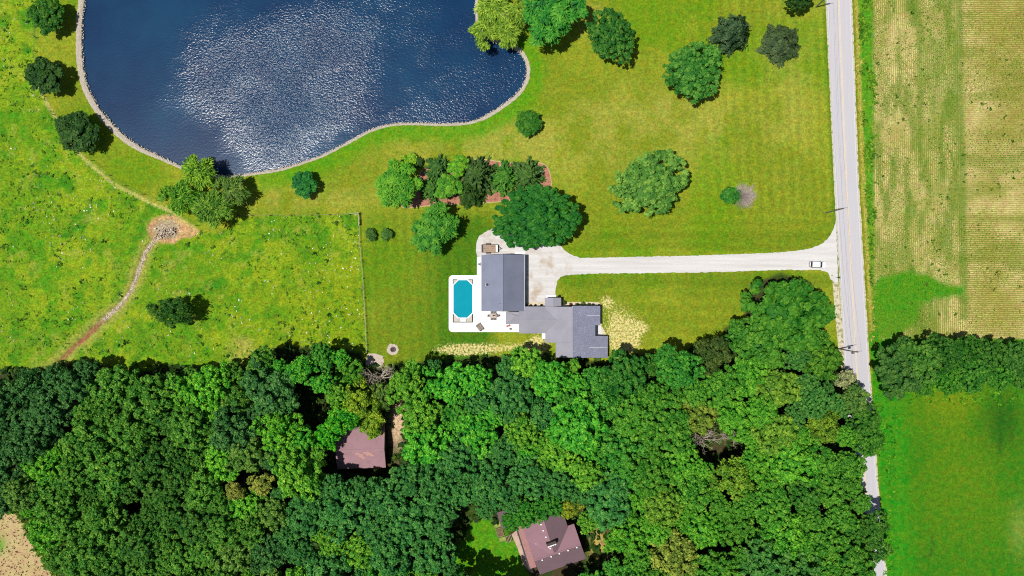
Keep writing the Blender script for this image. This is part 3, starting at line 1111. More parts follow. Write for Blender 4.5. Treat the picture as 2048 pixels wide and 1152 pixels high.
def opening(par, kind, x, y, z, w, h, face, m_leaf):
    """A door or a window in a wall facing 'face' (n, s, e, w) with a frame standing proud of it."""
    ax = {'n': (0, 1), 's': (0, -1), 'e': (1, 0), 'w': (-1, 0)}[face]
    rz = math.atan2(ax[1], ax[0]) - math.pi / 2
    L = par.location
    leaf = MB().box((x + ax[0] * .02, y + ax[1] * .02, z), (w, 0.08, h), rz).build(kind, m_leaf, par, L)
    fr = MB()
    R = Matrix.Rotation(rz, 3, 'Z')
    for dx, dz, sx, sz in ((-w / 2 - .05, 0, .1, h + .2), (w / 2 + .05, 0, .1, h + .2), (0, h / 2 + .05, w, .1), (0, -h / 2 - .05, w, .1)):
        o_ = R @ Vector((dx, 0.04, dz))
        fr.box((x + o_.x, y + o_.y, z + o_.z), (sx, 0.14, sz), rz)
    f = fr.build('frame', M_trim, leaf, L)
    f.location = (0, 0, 0)
    return leaf


# --- the garage barn
ZE, PB = 3.0, 0.66
barn = thing('garage_barn', 'large blue grey gabled garage between the pool terrace and gravel yard', 'garage', (*g2(1006, 566), 0))
bx0, bx1, by0, by1 = 962.6, 1048.5, 508.6, 623.2
xm = 1005.3
half = (1048.5 - 962.6) / 2 / S
zr = ZE + PB * half
gable(barn, at(xm, by0, zr).xy, at(xm, by1, zr).xy, (bx1 - xm) / S * .985, (xm - bx0) / S * .985, zr, PB, M_barnroof)
w0, w1 = at(bx0 + 3.4, by1 - 2.5, 2), at(bx1 - 3.4, by0 + 2.5, 2)
polyprism(barn, 'wall', [(w0.x, w0.y), (w1.x, w0.y), (w1.x, w1.y), (w0.x, w1.y)], -.1, ZE - 0.05, M_siding)
for yy in (w0.y + .09, w1.y - .09):
    gable_wall(barn, ((w0.x + w1.x) / 2, yy), (1, 0), (w1.x - w0.x) / 2, ZE - .05, zr - 0.22, M_siding)
for k_ in range(3):
    d_ = opening(barn, 'garage_door', w1.x, w1.y - 2.6 - 4.2 * k_, 1.2, 2.9, 2.3, 'e', M_doorp)
opening(barn, 'door', w1.x - 1.6, w1.y, 1.1, 0.95, 2.1, 'n', M_doorp)
opening(barn, 'window', w0.x, w1.y - 4.0, 1.7, 1.2, 1.0, 'w', M_glass)
opening(barn, 'window', w0.x, w1.y - 10.0, 1.7, 1.2, 1.0, 'w', M_glass)


def on_barn(px, py):
    v = at(px, py, 4.0)
    return v.x, v.y, zr - PB * abs(v.x - at(xm, 566, zr).x)


vx, vy, vz = on_barn(973.5, 569.5)
MB().box((vx, vy, vz + .06), (0.7, 0.6, 0.1)).tube([(vx, vy, vz), (vx, vy, vz + 0.75)], 0.2, 10).build('flue', M_trim, barn, barn.location)
MB().tube([(vx, vy, vz + .751), (vx, vy, vz + 0.95)], [0.32, 0.26], 10).build('flue_cap', M_black, barn, barn.location)
vx, vy, vz = on_barn(999.7, 607.2)
MB().tube([(vx, vy, vz - .1), (vx, vy, vz + 0.45)], 0.1, 8).build('vent_pipe', M_black, barn, barn.location)
for yv in (536, 571, 582):
    v = at(1036, yv, 3.4)

# --- the house
house = thing('house', 'grey house of joined gables with speckled eastern roof, south of the gravel yard', 'house', (*g2(1110, 650), 0))
HP = 0.36


def hz(x, y, z):
    """Point at (x, y) of the enlarged view of the house, at height z."""
    return at(860 + x / 3.6, 420 + y / 3.6, z)


def hlen(d):
    return d / 3.6 / S


HE = 2.8
ridge_x = 1025.0
HR = HE + HP * hlen(ridge_x - 830)


def zroof(x):
    return HR - HP * hlen(abs(x - ridge_x)) * 0.985


def hp(x, y):
    return tuple(hz(x, y, zroof(x)))


plate(house, 'roof_slope', [hp(ridge_x, 697), hp(ridge_x, 955), hp(830, 955), hp(830, 697)], M_houseroof)
plate(house, 'roof_slope', [hp(ridge_x, 955.4), hp(ridge_x, 1062), hp(905, 1062), hp(905, 955.4)], M_houseroof)
east = plate(house, 'roof_slope', [hp(ridge_x + .4, 690), hp(1225, 690), hp(1225, 829), hp(1190, 829), hp(1190, 907), hp(1280, 907), hp(1280, 1064), hp(ridge_x + .4, 1064)], M_newroof)
east['label'] = 'speckled eastern roof slope of newer shingles'
a, b = Vector(hp(ridge_x, 692)), Vector(hp(ridge_x, 1062))
MB().box(((a + b) / 2 + Vector((0, 0, .03))), (0.28, (a - b).length, 0.06)).build('ridge_cap', M_houseroof, house, house.location)
for (xa, xb, yy) in ((1130, 1222, 760), (1146, 1276, 990)):
    a, b = Vector(hp(xa, yy)), Vector(hp(xb, yy))
    mbx = MB().tube([a + Vector((0, 0, .05)), b + Vector((0, 0, .05))], 0.09, 6)
    mbx.build('flashing', M_gutter, house, house.location)
HA = HE + HP * hlen(93)
gable(house, hz(640, 797, HA).xy, hz(1000, 797, HA).xy, hlen(99), hlen(92), HA, HP, M_houseroof, gut=False)
he = HE - 0.45
gable(house, hz(886.5, 632, he + .7).xy, hz(886.5, 735, he + .7).xy, hlen(58), hlen(58), he + 0.8, 0.3, M_houseroof, gut=False)
# hipped link between garage and house
lz0, lz1 = 2.45, 3.3
q = {k_: tuple(hz(x, y, z)) for k_, (x, y, z) in dict(a=(545, 735, lz0), b=(545, 822, lz0), c=(656, 822, lz0), d=(656, 735, lz1 - .05), e=(622, 764, lz1), f=(656, 764, lz1)).items()}
plate(house, 'roof_slope', [q['a'], q['b'], q['e']], M_houseroof)
plate(house, 'roof_slope', [q['b'], q['c'], q['f'], q['e']], M_houseroof)
plate(house, 'roof_slope', [q['a'], q['e'], q['f'], q['d']], M_houseroof)


def wallpoly(pts, z1, m=M_siding):
    ps = [hz(x, y, 1.5) for x, y in pts]
    return polyprism(house, 'wall', [(v.x, v.y) for v in ps], -.1, z1, m)


wallpoly([(842, 710), (1210, 710), (1210, 815), (1175, 815), (1175, 941), (842, 941)], HE - 0.35)
wallpoly([(920, 943), (1173, 943), (1173, 922), (1264, 922), (1264, 1048), (920, 1048)], 2.0)
wallpoly([(662, 710), (840, 710), (840, 876), (662, 876)], HE - 0.12)
wallpoly([(560, 748), (660, 748), (660, 808), (560, 808)], lz0 - 0.12)
for x_, y_ in ((834, 640), (938, 640)):
    v = hz(x_, y_, 1)
    MB().box((v.x, v.y, 1.15), (0.2, 0.2, 2.4)).build('porch_post', M_trim, house, house.location)
for nx in (1050, 1110, 1170):
    v = hz(nx, 710, 1.5)
    opening(house, 'window', v.x, v.y, 1.5, 1.1, 1.2, 'n', M_glass)
for nx in (700, 770):
    v = hz(nx, 710, 1.5)
    opening(house, 'window', v.x, v.y, 1.5, 1.1, 1.2, 'n', M_glass)
v = hz(887, 710, 1)
opening(house, 'door', v.x, v.y, 1.1, 1.0, 2.1, 'n', mat('dark red door', (0.2, 0.03, 0.03), 0.4, 0.05))
for ny in (735, 785):
    v = hz(1210, ny, 1.5)
    opening(house, 'window', v.x, v.y, 1.4, 1.1, 1.1, 'e', M_glass)
v = hz(560, 778, 1)
opening(house, 'door', v.x, v.y, 1.1, 1.0, 2.1, 'w', M_doorp)
for nx in (700, 760):
    v = hz(nx, 876, 1.5)
    opening(house, 'window', v.x, v.y, 1.5, 1.2, 1.2, 's', M_glass)
v = hz(818, 905, .1)
MB().box((v.x, v.y, 0.1), (hlen(24), hlen(44), 0.24)).build('back_step', M_trim, house, house.location)
for (x_, y_) in ((890, 760), (960, 880), (1000, 1010)):
    v = hz(x_, y_, zroof(x_) if x_ != 890 else HE + HP * hlen(63))
    MB().tube([v - Vector((0, 0, .1)), v + Vector((0, 0, 0.35))], 0.06, 8).build('vent_pipe', M_gutter, house, house.location)
v = hz(1203, 868, 0)
MB().prism([tuple(hz(x, y, 0).xy) for x, y in ((1192, 832), (1232, 832), (1240, 904), (1192, 904))], -.02, 0.06).build('step_slab', M_conc2, house, house.location)

# --- shed in the wood
shed = thing('shed', 'weathered pink shingled shed among the trees with broken patches near its ridge', 'shed', (*g2(719, 888), 0))
szr = 4.6
r0, r1 = at(670.5, 901.5, szr).xy, at(768.5, 898.5, szr).xy
gable(shed, r0, r1, 52.5 / S, 38.5 / S, szr, 0.28, M_shedroof, gut=False)
d_ = (r1 - r0).normalized()
l_ = Vector((-d_.y, d_.x))
c_ = [r0 + d_ * .4 + l_ * 6.6, r1 - d_ * .4 + l_ * 6.6, r1 - d_ * .4 - l_ * 4.8, r0 + d_ * .4 - l_ * 4.8]
polyprism(shed, 'wall', [tuple(v) for v in c_], -.1, 2.45, M_brown)
for end in (r0 + d_ * .5, r1 - d_ * .5):
    gable_wall(shed, end, l_, 4.7, 2.4, szr - 0.25, M_brown)
rngp = random.Random(4)
for (x_, y_, s_) in ((715, 907, .9), (722, 911, 1.1), (731, 906, .8), (738, 908, 1.0), (744, 911, .7), (727, 916, .8), (736, 905, .5)):
    v = at(x_, y_, szr - 0.28 * (y_ - 900) / S)
    poly = []
    for k_ in range(9):
        a_ = k_ / 9 * 6.283
        r_ = s_ * rngp.uniform(.35, .8)
        poly.append((v.x + r_ * 1.3 * math.cos(a_), v.y + r_ * .7 * math.sin(a_)))
    zf = lambda y: szr - 0.28 * abs((Vector((v.x, y)) - r0).dot(l_))
    plate(shed, 'bare_patch', [(x, y, zf(y) + .03) for x, y in poly], M_rust, 0.02)
dv = (c_[0] + c_[1]) / 2
opening(shed, 'door', dv.x, dv.y, 1.15, 2.4, 2.2, 'n', M_brown)

# --- house in the wood
wh = thing('farmhouse', 'pink brown shingled house in the clearing at the wood, with white ridge vents', 'house', (*g2(1090, 1075), 0))
zq = lambda x, y, z: at(900 + x / 5.689, 960 + y / 5.689, z)
fz, fp = 6.6, 0.34
a0, a1 = zq(1030, 360, fz).xy, zq(1180, 830, fz).xy
gable(wh, a0, a1, (270 / 5.689) / S * .97, (275 / 5.689) / S * .97, fz, fp, M_pinkroof, gut=False) if False else None
M_pinkdark = shingles('shaded purple brown shingles', lin(118, 95, 103), 0.25, lin(136, 112, 118), lin(104, 88, 88))  # darker copy of the pink shingles, slope shade put into the colour
d_ = (a1 - a0).normalized()
l_ = Vector((-d_.y, d_.x))          # east side of the main ridge
wE, wW = 5.6, 7.2
fz1 = fz
wW = 5.9
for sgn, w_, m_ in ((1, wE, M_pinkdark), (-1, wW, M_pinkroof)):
    q0, q1 = a0 + l_ * sgn * w_, a1 + l_ * sgn * w_
    plate(wh, 'roof_slope', [(*a0, fz1), (*a1, fz1), (*q1, fz1 - fp * w_), (*q0, fz1 - fp * w_)], m_)
MB().box(((a0 + a1) / 2).to_3d() + Vector((0, 0, fz + .03)), ((a1 - a0).length, .3, .06), math.atan2(d_.y, d_.x)).build('ridge_cap', M_pinkroof, wh, wh.location)
b0, b1 = zq(962, 918, fz - .25).xy, zq(1490, 735, fz - .25).xy
e_ = (b1 - b0).normalized()
n_ = Vector((-e_.y, e_.x))          # north of the south ridge
wN, wS = 5.2, 4.6
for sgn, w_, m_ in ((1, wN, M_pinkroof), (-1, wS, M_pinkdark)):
    q0, q1 = b0 + n_ * sgn * w_, b1 + n_ * sgn * w_
    plate(wh, 'roof_slope', [(*b0, fz - .25), (*b1, fz - .25), (*q1, fz - .25 - fp * w_), (*q0, fz - .25 - fp * w_)], m_)
MB().box(((b0 + b1) / 2).to_3d() + Vector((0, 0, fz - .22)), ((b1 - b0).length, .3, .06), math.atan2(e_.y, e_.x)).build('ridge_cap', M_pinkroof, wh, wh.location)
# low gable at the north-west corner
g0, g1 = zq(560, 470, 4.2).xy, zq(800, 400, 4.2).xy
gable(wh, g0, g1, 2.2, 2.4, 4.2, 0.3, M_pinkdark, gut=False)
# walls
wz = fz - fp * wW - .1
ww = [a0 - l_ * (wW - .5), a0 + l_ * (wE - .5), a1 + l_ * (wE - .5), a1 - l_ * (wW - .5)]
polyprism(wh, 'wall', [tuple(v) for v in ww], -.1, wz, M_brown)
bw = [b0 + e_ * .4 - n_ * (wS - .5), b1 - e_ * .4 - n_ * (wS - .5), b1 - e_ * .4 + n_ * (wN - .5), b0 + e_ * .4 + n_ * (wN - .5)]
polyprism(wh, 'wall', [tuple(v) for v in bw], -.1, wz, M_brown)
gw = [g0 + Vector((.3, -1.7)), g1 + Vector((0, -1.7)), g1 + Vector((0, 1.7)), g0 + Vector((.3, 1.7))]
polyprism(wh, 'wall', [tuple(v) for v in gw], -.1, 3.3, M_brown)
gable_wall(wh, b1 - e_ * .45, n_, wS - .6, wz - .05, fz - .5, M_brown)
gable_wall(wh, b0 + e_ * .45, n_, wS - .6, wz - .05, fz - .5, M_brown)
gable_wall(wh, a0 + d_ * .5, l_, wE - .6, wz - .05, fz - .3, M_brown)
# chimney and vents
cv = zq(1152, 712, fz + .3)
MB().box((cv.x, cv.y, fz + .25), (2.6, 0.75, 1.9), math.atan2(e_.y, e_.x)).build('chimney', mat('dark brick', (0.06, 0.045, 0.04), 0.9, 0.2, 4.0), wh, wh.location)
ch = wh.children[-1]
for k_ in range(4):
    o_ = e_ * (-0.95 + .62 * k_) - n_ * .5
    MB().tube([(cv.x + o_.x, cv.y + o_.y, fz - .2), (cv.x + o_.x, cv.y + o_.y, fz + 1.1)], .26, 8).build('flue_pot', M_trim, ch, wh.location)
for (x_, y_) in ((1035, 503), (1060, 572), (1090, 645), (1140, 775), (1048, 907), (1150, 868), (1243, 833), (1342, 798), (1442, 763), (893, 523), (985, 742)):
    v = zq(x_, y_, fz - .3)
    MB().box((v.x, v.y, fz - .25 + (.05 if x_ not in (893, 985) else -1.3)), (0.34, 0.34, 0.5), 0.3).build('roof_vent', M_trim, wh, wh.location)
for k_ in range(3):
    v = bw[0].lerp(bw[1], .2 + .3 * k_)
    MB().box((v.x, v.y, 1.6), (1.2, .2, 1.2), math.atan2(e_.y, e_.x)).build('window', M_glass, wh, wh.location)
for k_ in range(2):
    v = ww[0].lerp(ww[3], .3 + .3 * k_)
    MB().box((v.x, v.y, 1.6), (1.2, .2, 1.2), math.atan2(d_.y, d_.x)).build('window', M_glass, wh, wh.location)
# eave walk of pale boards along the west side and the terrace below it
polyT = [zq(x, y, 0.1).xy for x, y in ((742, 585), (775, 565), (850, 760), (915, 955), (955, 1052), (925, 1056), (830, 960), (770, 780), (700, 620))]
tag(MB().prism([tuple(v) for v in polyT], -.1, 0.12).build('terrace', mat('pinkish paving', lin(206, 178, 158), 0.9, 0.14, 1.6, second=lin(184, 156, 140), sec_scale=0.4)), kind='structure')
# rusty lower roof along the west eave, and the dark gutter on its edge
zw = fz - fp * wW - .12
e0, e1 = a0 - l_ * (wW + .02), a1 - l_ * (wW + .02) + d_ * 3.0
e0 = e0 + d_ * 1.2
o0, o1 = e0 - l_ * 1.5, e1 - l_ * 1.5
i0, i1 = e0 + l_ * .25, e1 + l_ * .25
M_rusty = mat('rusty porch sheeting', lin(172, 126, 120), 0.8, 0.2, 1.4, second=lin(166, 124, 130), sec_scale=0.5)
plate(wh, 'porch_roof', [(*i0, zw - .02), (*i1, zw - .02), (*o1, zw - .22), (*o0, zw - .22)], M_rusty, .1)
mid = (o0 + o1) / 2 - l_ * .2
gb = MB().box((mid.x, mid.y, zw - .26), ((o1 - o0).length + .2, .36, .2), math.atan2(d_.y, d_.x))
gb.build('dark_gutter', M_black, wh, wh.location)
for k_ in range(5):
    v = o0.lerp(o1, (k_ + .4) / 5) - l_ * .15
    MB().box((v.x, v.y, 1.75), (.14, .14, 3.5)).build('porch_post', M_brown, wh, wh.location)
    w_ = o0.lerp(o1, (k_ + .4) / 5) - l_ * .38
    MB().box((w_.x, w_.y, zw - .3), (.4, .2, .3), math.atan2(d_.y, d_.x)).build('bracket', M_black, wh, wh.location)
# raised beds beside it
M_bed = mat('grey bed boards', lin(168, 146, 118), 0.9, 0.2, 3.0)
M_soil = mat('garden soil', lin(120, 92, 70), 0.95, 0.25, 3.0, second=lin(96, 120, 44), sec_scale=1.0)
ang = math.atan2(-(590 - 470), 0) * 0
bed_label = ['sunny raised bed of dry growth next to the farmhouse low gable', 'raised bed with bare brown soil, second along the row by the farmhouse',
             'raised bed with bare soil and boards, third along the row by the farmhouse', 'weedy green raised bed at the shaded end of the row by the farmhouse']
for k_, (x_, y_) in enumerate(((538, 500), (560, 565), (575, 615), (598, 668))):
    v = zq(x_, y_, 0)
    t = thing('raised_bed', bed_label[k_], 'garden bed', (v.x, v.y, 0), 0.27, 'raised garden beds')
    lx, ly = 1.7, (1.5 if k_ == 0 else 1.0)
    mbx = MB()
    for dx, dy, sx, sy in ((0, ly / 2, lx, .1), (0, -ly / 2, lx, .1), (lx / 2 + .05, 0, .1, ly + .1), (-lx / 2 - .05, 0, .1, ly + .1)):
        mbx.box((dx, dy, .2), (sx, sy, .4))
    mbx.build('bed_frame', M_bed, t)
    MB().box((0, 0, .15), (lx - .01, ly - .11, .3)).build('soil', M_soil if k_ in (1, 2) else mat('weedy soil', lin(150, 168, 70), .95, .3, 2.5), t)
v = zq(668, 665, 0)
t = thing('slatted_rack', 'wooden rack of upright slats between the raised beds and terrace', 'rack', (v.x, v.y, 0), 0.27)
for k_ in range(5):
    MB().box((-0.8 + .4 * k_, 0, .35), (.14, 1.9, .12)).build('slat', M_bed, t)
for s_ in (-.8, .8):
    MB().box((0, s_, .17), (1.9, .12, .24)).build('rail', M_bed, t)

# ------------------------------------------------------------------ things on the terrace and yard
# trailer
v = g2(979.5, 497.2)
tr = thing('utility_trailer', 'flatbed utility trailer with weathered plank deck parked behind the garage', 'trailer', (*v, 0), 0.0)
Lx, Ly = 3.9, 2.0
for k_ in range(10):
    MB().box((-0.1, -Ly / 2 + .1 + k_ * .2, .62), (Lx - .1, .185, .05)).build('plank', M_wood if k_ % 3 else mat('pinkish plank', lin(190, 158, 140), .85, .2, 3.0), tr)
mbx = MB()
for s_ in (-1, 1):
    mbx.box((0, s_ * (Ly / 2 + .06), .62), (Lx + .3, .1, .16)).tube([(-Lx / 2, s_ * (Ly / 2 + .06), .95), (Lx / 2, s_ * (Ly / 2 + .06), .95)], .04, 6)
    for x_ in (-1.9, -.6, .7, 1.9):
        mbx.tube([(x_, s_ * (Ly / 2 + .06), .6), (x_, s_ * (Ly / 2 + .06), .95)], .035, 6)
mbx.build('side_rail', M_black, tr)
MB().box((-Lx / 2 - .1, 0, .9), (.34, Ly + .1, .06)).box((-Lx / 2 - .12, 0, .66), (.1, Ly, .44)).build('tailgate', M_black, tr)
MB().box((Lx / 2 + .32, 0, .6), (.22, Ly + .1, .14)).box((Lx / 2 + .3, 0, .9), (.06, Ly, .06)).build('front_rail', M_black, tr)
MB().box((Lx / 2 - .02, 0, .68), (.5, Ly - .1, .05)).build('front_panel', M_trim, tr)
MB().tube([(Lx / 2 + .4, .6, .55), (Lx / 2 + 1.15, 0, .52)], .05, 6).tube([(Lx / 2 + .4, -.6, .55), (Lx / 2 + 1.15, 0, .52)], .05, 6).box((Lx / 2 + 1.2, 0, .56), (.25, .14, .12)).tube([(Lx / 2 + .95, 0, .0), (Lx / 2 + .95, 0, .7)], .04, 6).build('tongue', M_black, tr)
M_rubber = mat('tyre rubber', (0.015, 0.015, 0.015), 0.8, 0.1)
for s_ in (-1, 1):
    w_ = MB().tube([(-.45, s_ * (Ly / 2 + .16), .33), (-.45, s_ * (Ly / 2 + .38), .33)], .33, 14).build('wheel', M_rubber, tr)
    MB().tube([(-.45, s_ * (Ly / 2 + .381), .33), (-.45, s_ * (Ly / 2 + .4), .33)], .18, 10).build('rim', M_gutter, w_)
    MB().box((-.45, s_ * (Ly / 2 + .27), .71), (1.1, .3, .05)).box((-1.0, s_ * (Ly / 2 + .27), .6), (.05, .3, .2)).box((.1, s_ * (Ly / 2 + .27), .6), (.05, .3, .2)).build('fender', M_black, tr)

# table and chairs
v = g2(986.5, 631.2)
M_table = mat('tan stone table top', lin(196, 180, 168), .6, .1, 3.0)
M_frame = mat('dark bronze frame', (0.05, 0.042, 0.036), .5, .1)
M_sling = mat('grey brown sling', lin(132, 120, 112), .8, .1)
tb = thing('patio_table', 'pale rectangular patio table with folded dark parasol south of the garage', 'table', (*v, .09), 0.02)
MB().prism([(-.95, -.45), (-.8, -.6), (.8, -.6), (.95, -.45), (.95, .45), (.8, .6), (-.8, .6), (-.95, .45)], .7, .74).build('tabletop', M_table, tb)
for sx in (-.75, .75):
    for sy in (-.42, .42):
        MB().tube([(sx, sy, 0), (sx, sy, .7)], .03, 6).build('leg', M_frame, tb)
pa = thing('parasol', 'folded black parasol standing through the middle of the patio table', 'parasol', (v[0] + .05, v[1] + .02, .09))
MB().tube([(0, 0, .0), (0, 0, 2.3)], .025, 6).build('pole', M_frame, pa)
MB().tube([(-.02, 0, 1.05), (0.1, .03, 1.5), (.26, .09, 2.0), (.4, .14, 2.35)], [.16, .13, .1, .02], 8).build('canopy', mat('black canvas', (0.012, 0.012, 0.014), .8, .1), pa)


def make_chair(loc, rz, label):
    t = thing('patio_chair', label, 'chair', loc, rz, 'patio chairs round the table')
    MB().box((0, 0, .43), (.55, .52, .05)).build('seat', M_sling, t)
    MB().box((0, -.28, .72), (.55, .06, .55)).build('backrest', M_sling, t)
    for sx in (-.27, .27):
        for sy in (-.24, .24):
            MB().tube([(sx, sy, 0), (sx, sy, .43)], .02, 5).build('leg', M_frame, t)
        MB().box((sx, -.02, .64), (.05, .5, .03)).build('armrest', M_frame, t)
    return t


P = math.pi
make_chair((v[0] - 1.25, v[1], .09), -P / 2, 'patio chair at the pool end of the patio table')
make_chair((v[0] + 1.3, v[1], .09), P / 2, 'patio chair at the house end of the patio table')
make_chair((v[0] - .42, v[1] + .85, .09), P, 'patio chair on the garage side of the table, nearer the pool')
make_chair((v[0] + .42, v[1] + .85, .09), P, 'patio chair on the garage side of the table, nearer the house')
make_chair((v[0] - .42, v[1] - .85, .09), 0, 'patio chair on the wood side of the table, nearer the pool')
make_chair((v[0] + .42, v[1] - .85, .09), 0, 'patio chair on the wood side of the table, nearer the house')

# loungers
M_lounge = mat('taupe lounger fabric', lin(164, 154, 138), .85, .14, 3.0)
M_lw = mat('lounger frame', lin(110, 100, 88), .6, .1)
for (px_, py_, lab) in ((958.6, 656.8, 'taupe sun lounger nearer the pool, on the terrace corner'), (963.0, 653.7, 'taupe sun lounger nearer the table, beside another lounger')):
    v2 = g2(px_, py_)
    t = thing('sun_lounger', lab, 'sun lounger', (*v2, .09), math.radians(-52), 'pair of sun loungers on the terrace')
    for k_ in range(6):
        MB().box((-.62 + .21 * k_, 0, .34), (.19, .6, .05)).build('slat', M_lounge, t)
    MB().box((-1.0, 0, .5), (.62, .6, .05), M=Matrix.Rotation(math.radians(35), 3, 'Y')).build('backrest', M_lounge, t)
    MB().box((-.2, .33, .3), (1.7, .06, .08)).box((-.2, -.33, .3), (1.7, .06, .08)).build('frame', M_lw, t)
    for sx in (-.85, .5):
        for sy in (-.3, .3):
            MB().tube([(sx, sy, 0), (sx, sy, .3)], .03, 5).build('leg', M_lw, t)
    MB().box((.72, 0, .38), (.32, .5, .1)).build('cushion', M_frame, t)

# bits by the back door
v2 = g2(1016.6, 651.6)
t = thing('toy_wagon', 'small red wagon on the terrace by the hipped link roof', 'wagon', (*v2, .09), .35)
M_red = mat('faded red paint', lin(190, 92, 84), .5, .1)
MB().box((0, 0, .25), (.95, .42, .04)).box((0, .2, .32), (.95, .03, .14)).box((0, -.2, .32), (.95, .03, .14)).box((.47, 0, .32), (.03, .4, .14)).box((-.47, 0, .32), (.03, .4, .14)).build('tray', M_red, t)
for sx in (-.32, .32):
    for sy in (-.24, .24):
        MB().tube([(sx, sy - .03, .12), (sx, sy + .03, .12)], .12, 10).build('wheel', M_rubber, t)
MB().tube([(.45, 0, .2), (.95, 0, .55)], .02, 5).build('handle', M_frame, t)
v2 = g2(1019.5, 658.2)
t = thing('kettle_grill', 'small round silver grill on the terrace edge near the house', 'grill', (*v2, .09))
M_steel = mat('dull steel', (0.4, 0.42, 0.44), .35, .06, metal=.6)
MB().tube([(0, 0, .55), (0, 0, .62), (0, 0, .8), (0, 0, .95), (0, 0, 1.0)], [.16, .28, .32, .22, .05], 14).build('bowl', M_steel, t)
for k_ in range(3):
    a_ = k_ * 2.094
    MB().tube([(.3 * math.cos(a_), .3 * math.sin(a_), 0), (.14 * math.cos(a_), .14 * math.sin(a_), .6)], .02, 5).build('leg', M_frame, t)
MB().tube([(-.07, 0, 1.0), (-.07, 0, 1.06), (.07, 0, 1.06), (.07, 0, 1.0)], .015, 5).build('handle', M_frame, t)
v2 = g2(958.6, 528.6)
t = thing('air_conditioner', 'grey air conditioner unit standing on the strip west of the garage', 'air conditioner', (*v2, .09))
MB().box((0, 0, .45), (.62, .85, .86)).build('body', M_gutter, t)
MB().tube([(0, 0, .881), (0, 0, .9)], .26, 14).build('fan_grille', M_frame, t)
MB().box((-.315, 0, .45), (.02, .7, .6)).build('side_grille', M_frame, t)

# fire pit
v2 = g2(785.8, 699)
t = thing('fire_pit', 'round fire pit ring on its gravel circle at the lawn edge', 'fire pit', (*v2, 0))
MB().prism([(1.62 * math.cos(a_ / 20 * 6.283) * rngp.uniform(.9, 1.08), 1.62 * math.sin(a_ / 20 * 6.283) * rngp.uniform(.9, 1.08)) for a_ in range(20)], -.05, .05).build('gravel_pad', M_pebble, t)
M_fs = mat('fire ring stone', lin(120, 104, 100), .9, .2, 3.0)
for k_ in range(12):
    a_ = k_ / 12 * 6.283
    MB().box((.62 * math.cos(a_), .62 * math.sin(a_), .2), (.22, .3, .34), a_).build('stone', M_fs, t)
MB().tube([(0, 0, .04), (0, 0, .1)], .5, 14).build('ash', mat('ash and charcoal', (.05, .045, .05), .95, .3, 4.0), t)

# boulders in the mulch bed
M_boulder = mat('pale boulder', lin(214, 196, 186), .9, .18, 2.0, bump=.05)
labs = ['largest pale pinkish boulder in the corner of the mulch bed', 'flat cream boulder next to the dark conifer in the mulch bed', 'small pale rock between the two boulders',
        'cream rock at the grassy edge of the mulch bed corner', 'small white rock against the conifer needles', 'pale rock among the leaves in the west of the mulch bed', 'small pale rock at the north edge of the mulch bed']
for (px_, py_, s_, lab) in zip((1086, 1081, 1077.5, 1074, 1087, 850, 1001), (334, 343.5, 336.5, 333.5, 344.5, 346, 331), (.52, .5, .26, .3, .2, .42, .3), labs):
    b_, f_ = stone_proto(int(px_))
    mb = MB().add([tuple(x) for x in b_ * s_ * (1, 1, .75)], [tuple(int(i) for i in x) for x in f_])
    o = mb.build('boulder', M_boulder, loc=(*g2(px_, py_), .06 + s_ * .3))
    tag(o, lab, 'boulder', 'boulders in the mulch bed')

# ------------------------------------------------------------------ car
M_paint = mat('white car paint', (.78, .78, .78), .25, .015, spec=.6)
v2 = g2(1633.2, 529.4)
car = thing('parked_car', 'white hatchback facing the road at the mouth of the gravel drive', 'car', (*v2, .024), math.radians(-2))


def car_shell(sections):
    """Loft of (x, half width, z low, z high) body sections."""
    vs, fs = [], []
    for x, w_, z0, z1 in sections:
        vs += [(x, -w_ * .9, z0), (x, -w_, (z0 + z1) * .5), (x, -w_ * .86, z1 - .03), (x, 0, z1 + .03), (x, w_ * .86, z1 - .03), (x, w_, (z0 + z1) * .5), (x, w_ * .9, z0)]
    k = 7
    for i in range(len(sections) - 1):
        for j in range(k):
            fs.append((i * k + j, i * k + (j + 1) % k, (i + 1) * k + (j + 1) % k, (i + 1) * k + j))
    fs.append(tuple(range(k)))
    fs.append(tuple(range((len(sections) - 1) * k + k - 1, (len(sections) - 1) * k - 1, -1)))
    return MB().add(vs, fs)


car_shell([(-2.2, .72, .45, .85), (-2.1, .86, .3, 1.0), (-1.3, .92, .25, 1.05), (0, .92, .25, 1.02), (1.1, .92, .25, 1.0), (1.75, .88, .28, .9), (2.1, .78, .32, .78), (2.24, .6, .4, .66)]).build('body', M_paint, car, smooth=False)
car_shell([(-1.72, .72, 1.36, 1.5), (-1.5, .72, 1.36, 1.56), (-.4, .74, 1.38, 1.6), (.35, .72, 1.36, 1.55)]).build('roof', M_paint, car)


def pane(pts, name):
    return MB().add(pts, [tuple(range(len(pts)))]).build(name, M_glass, car)


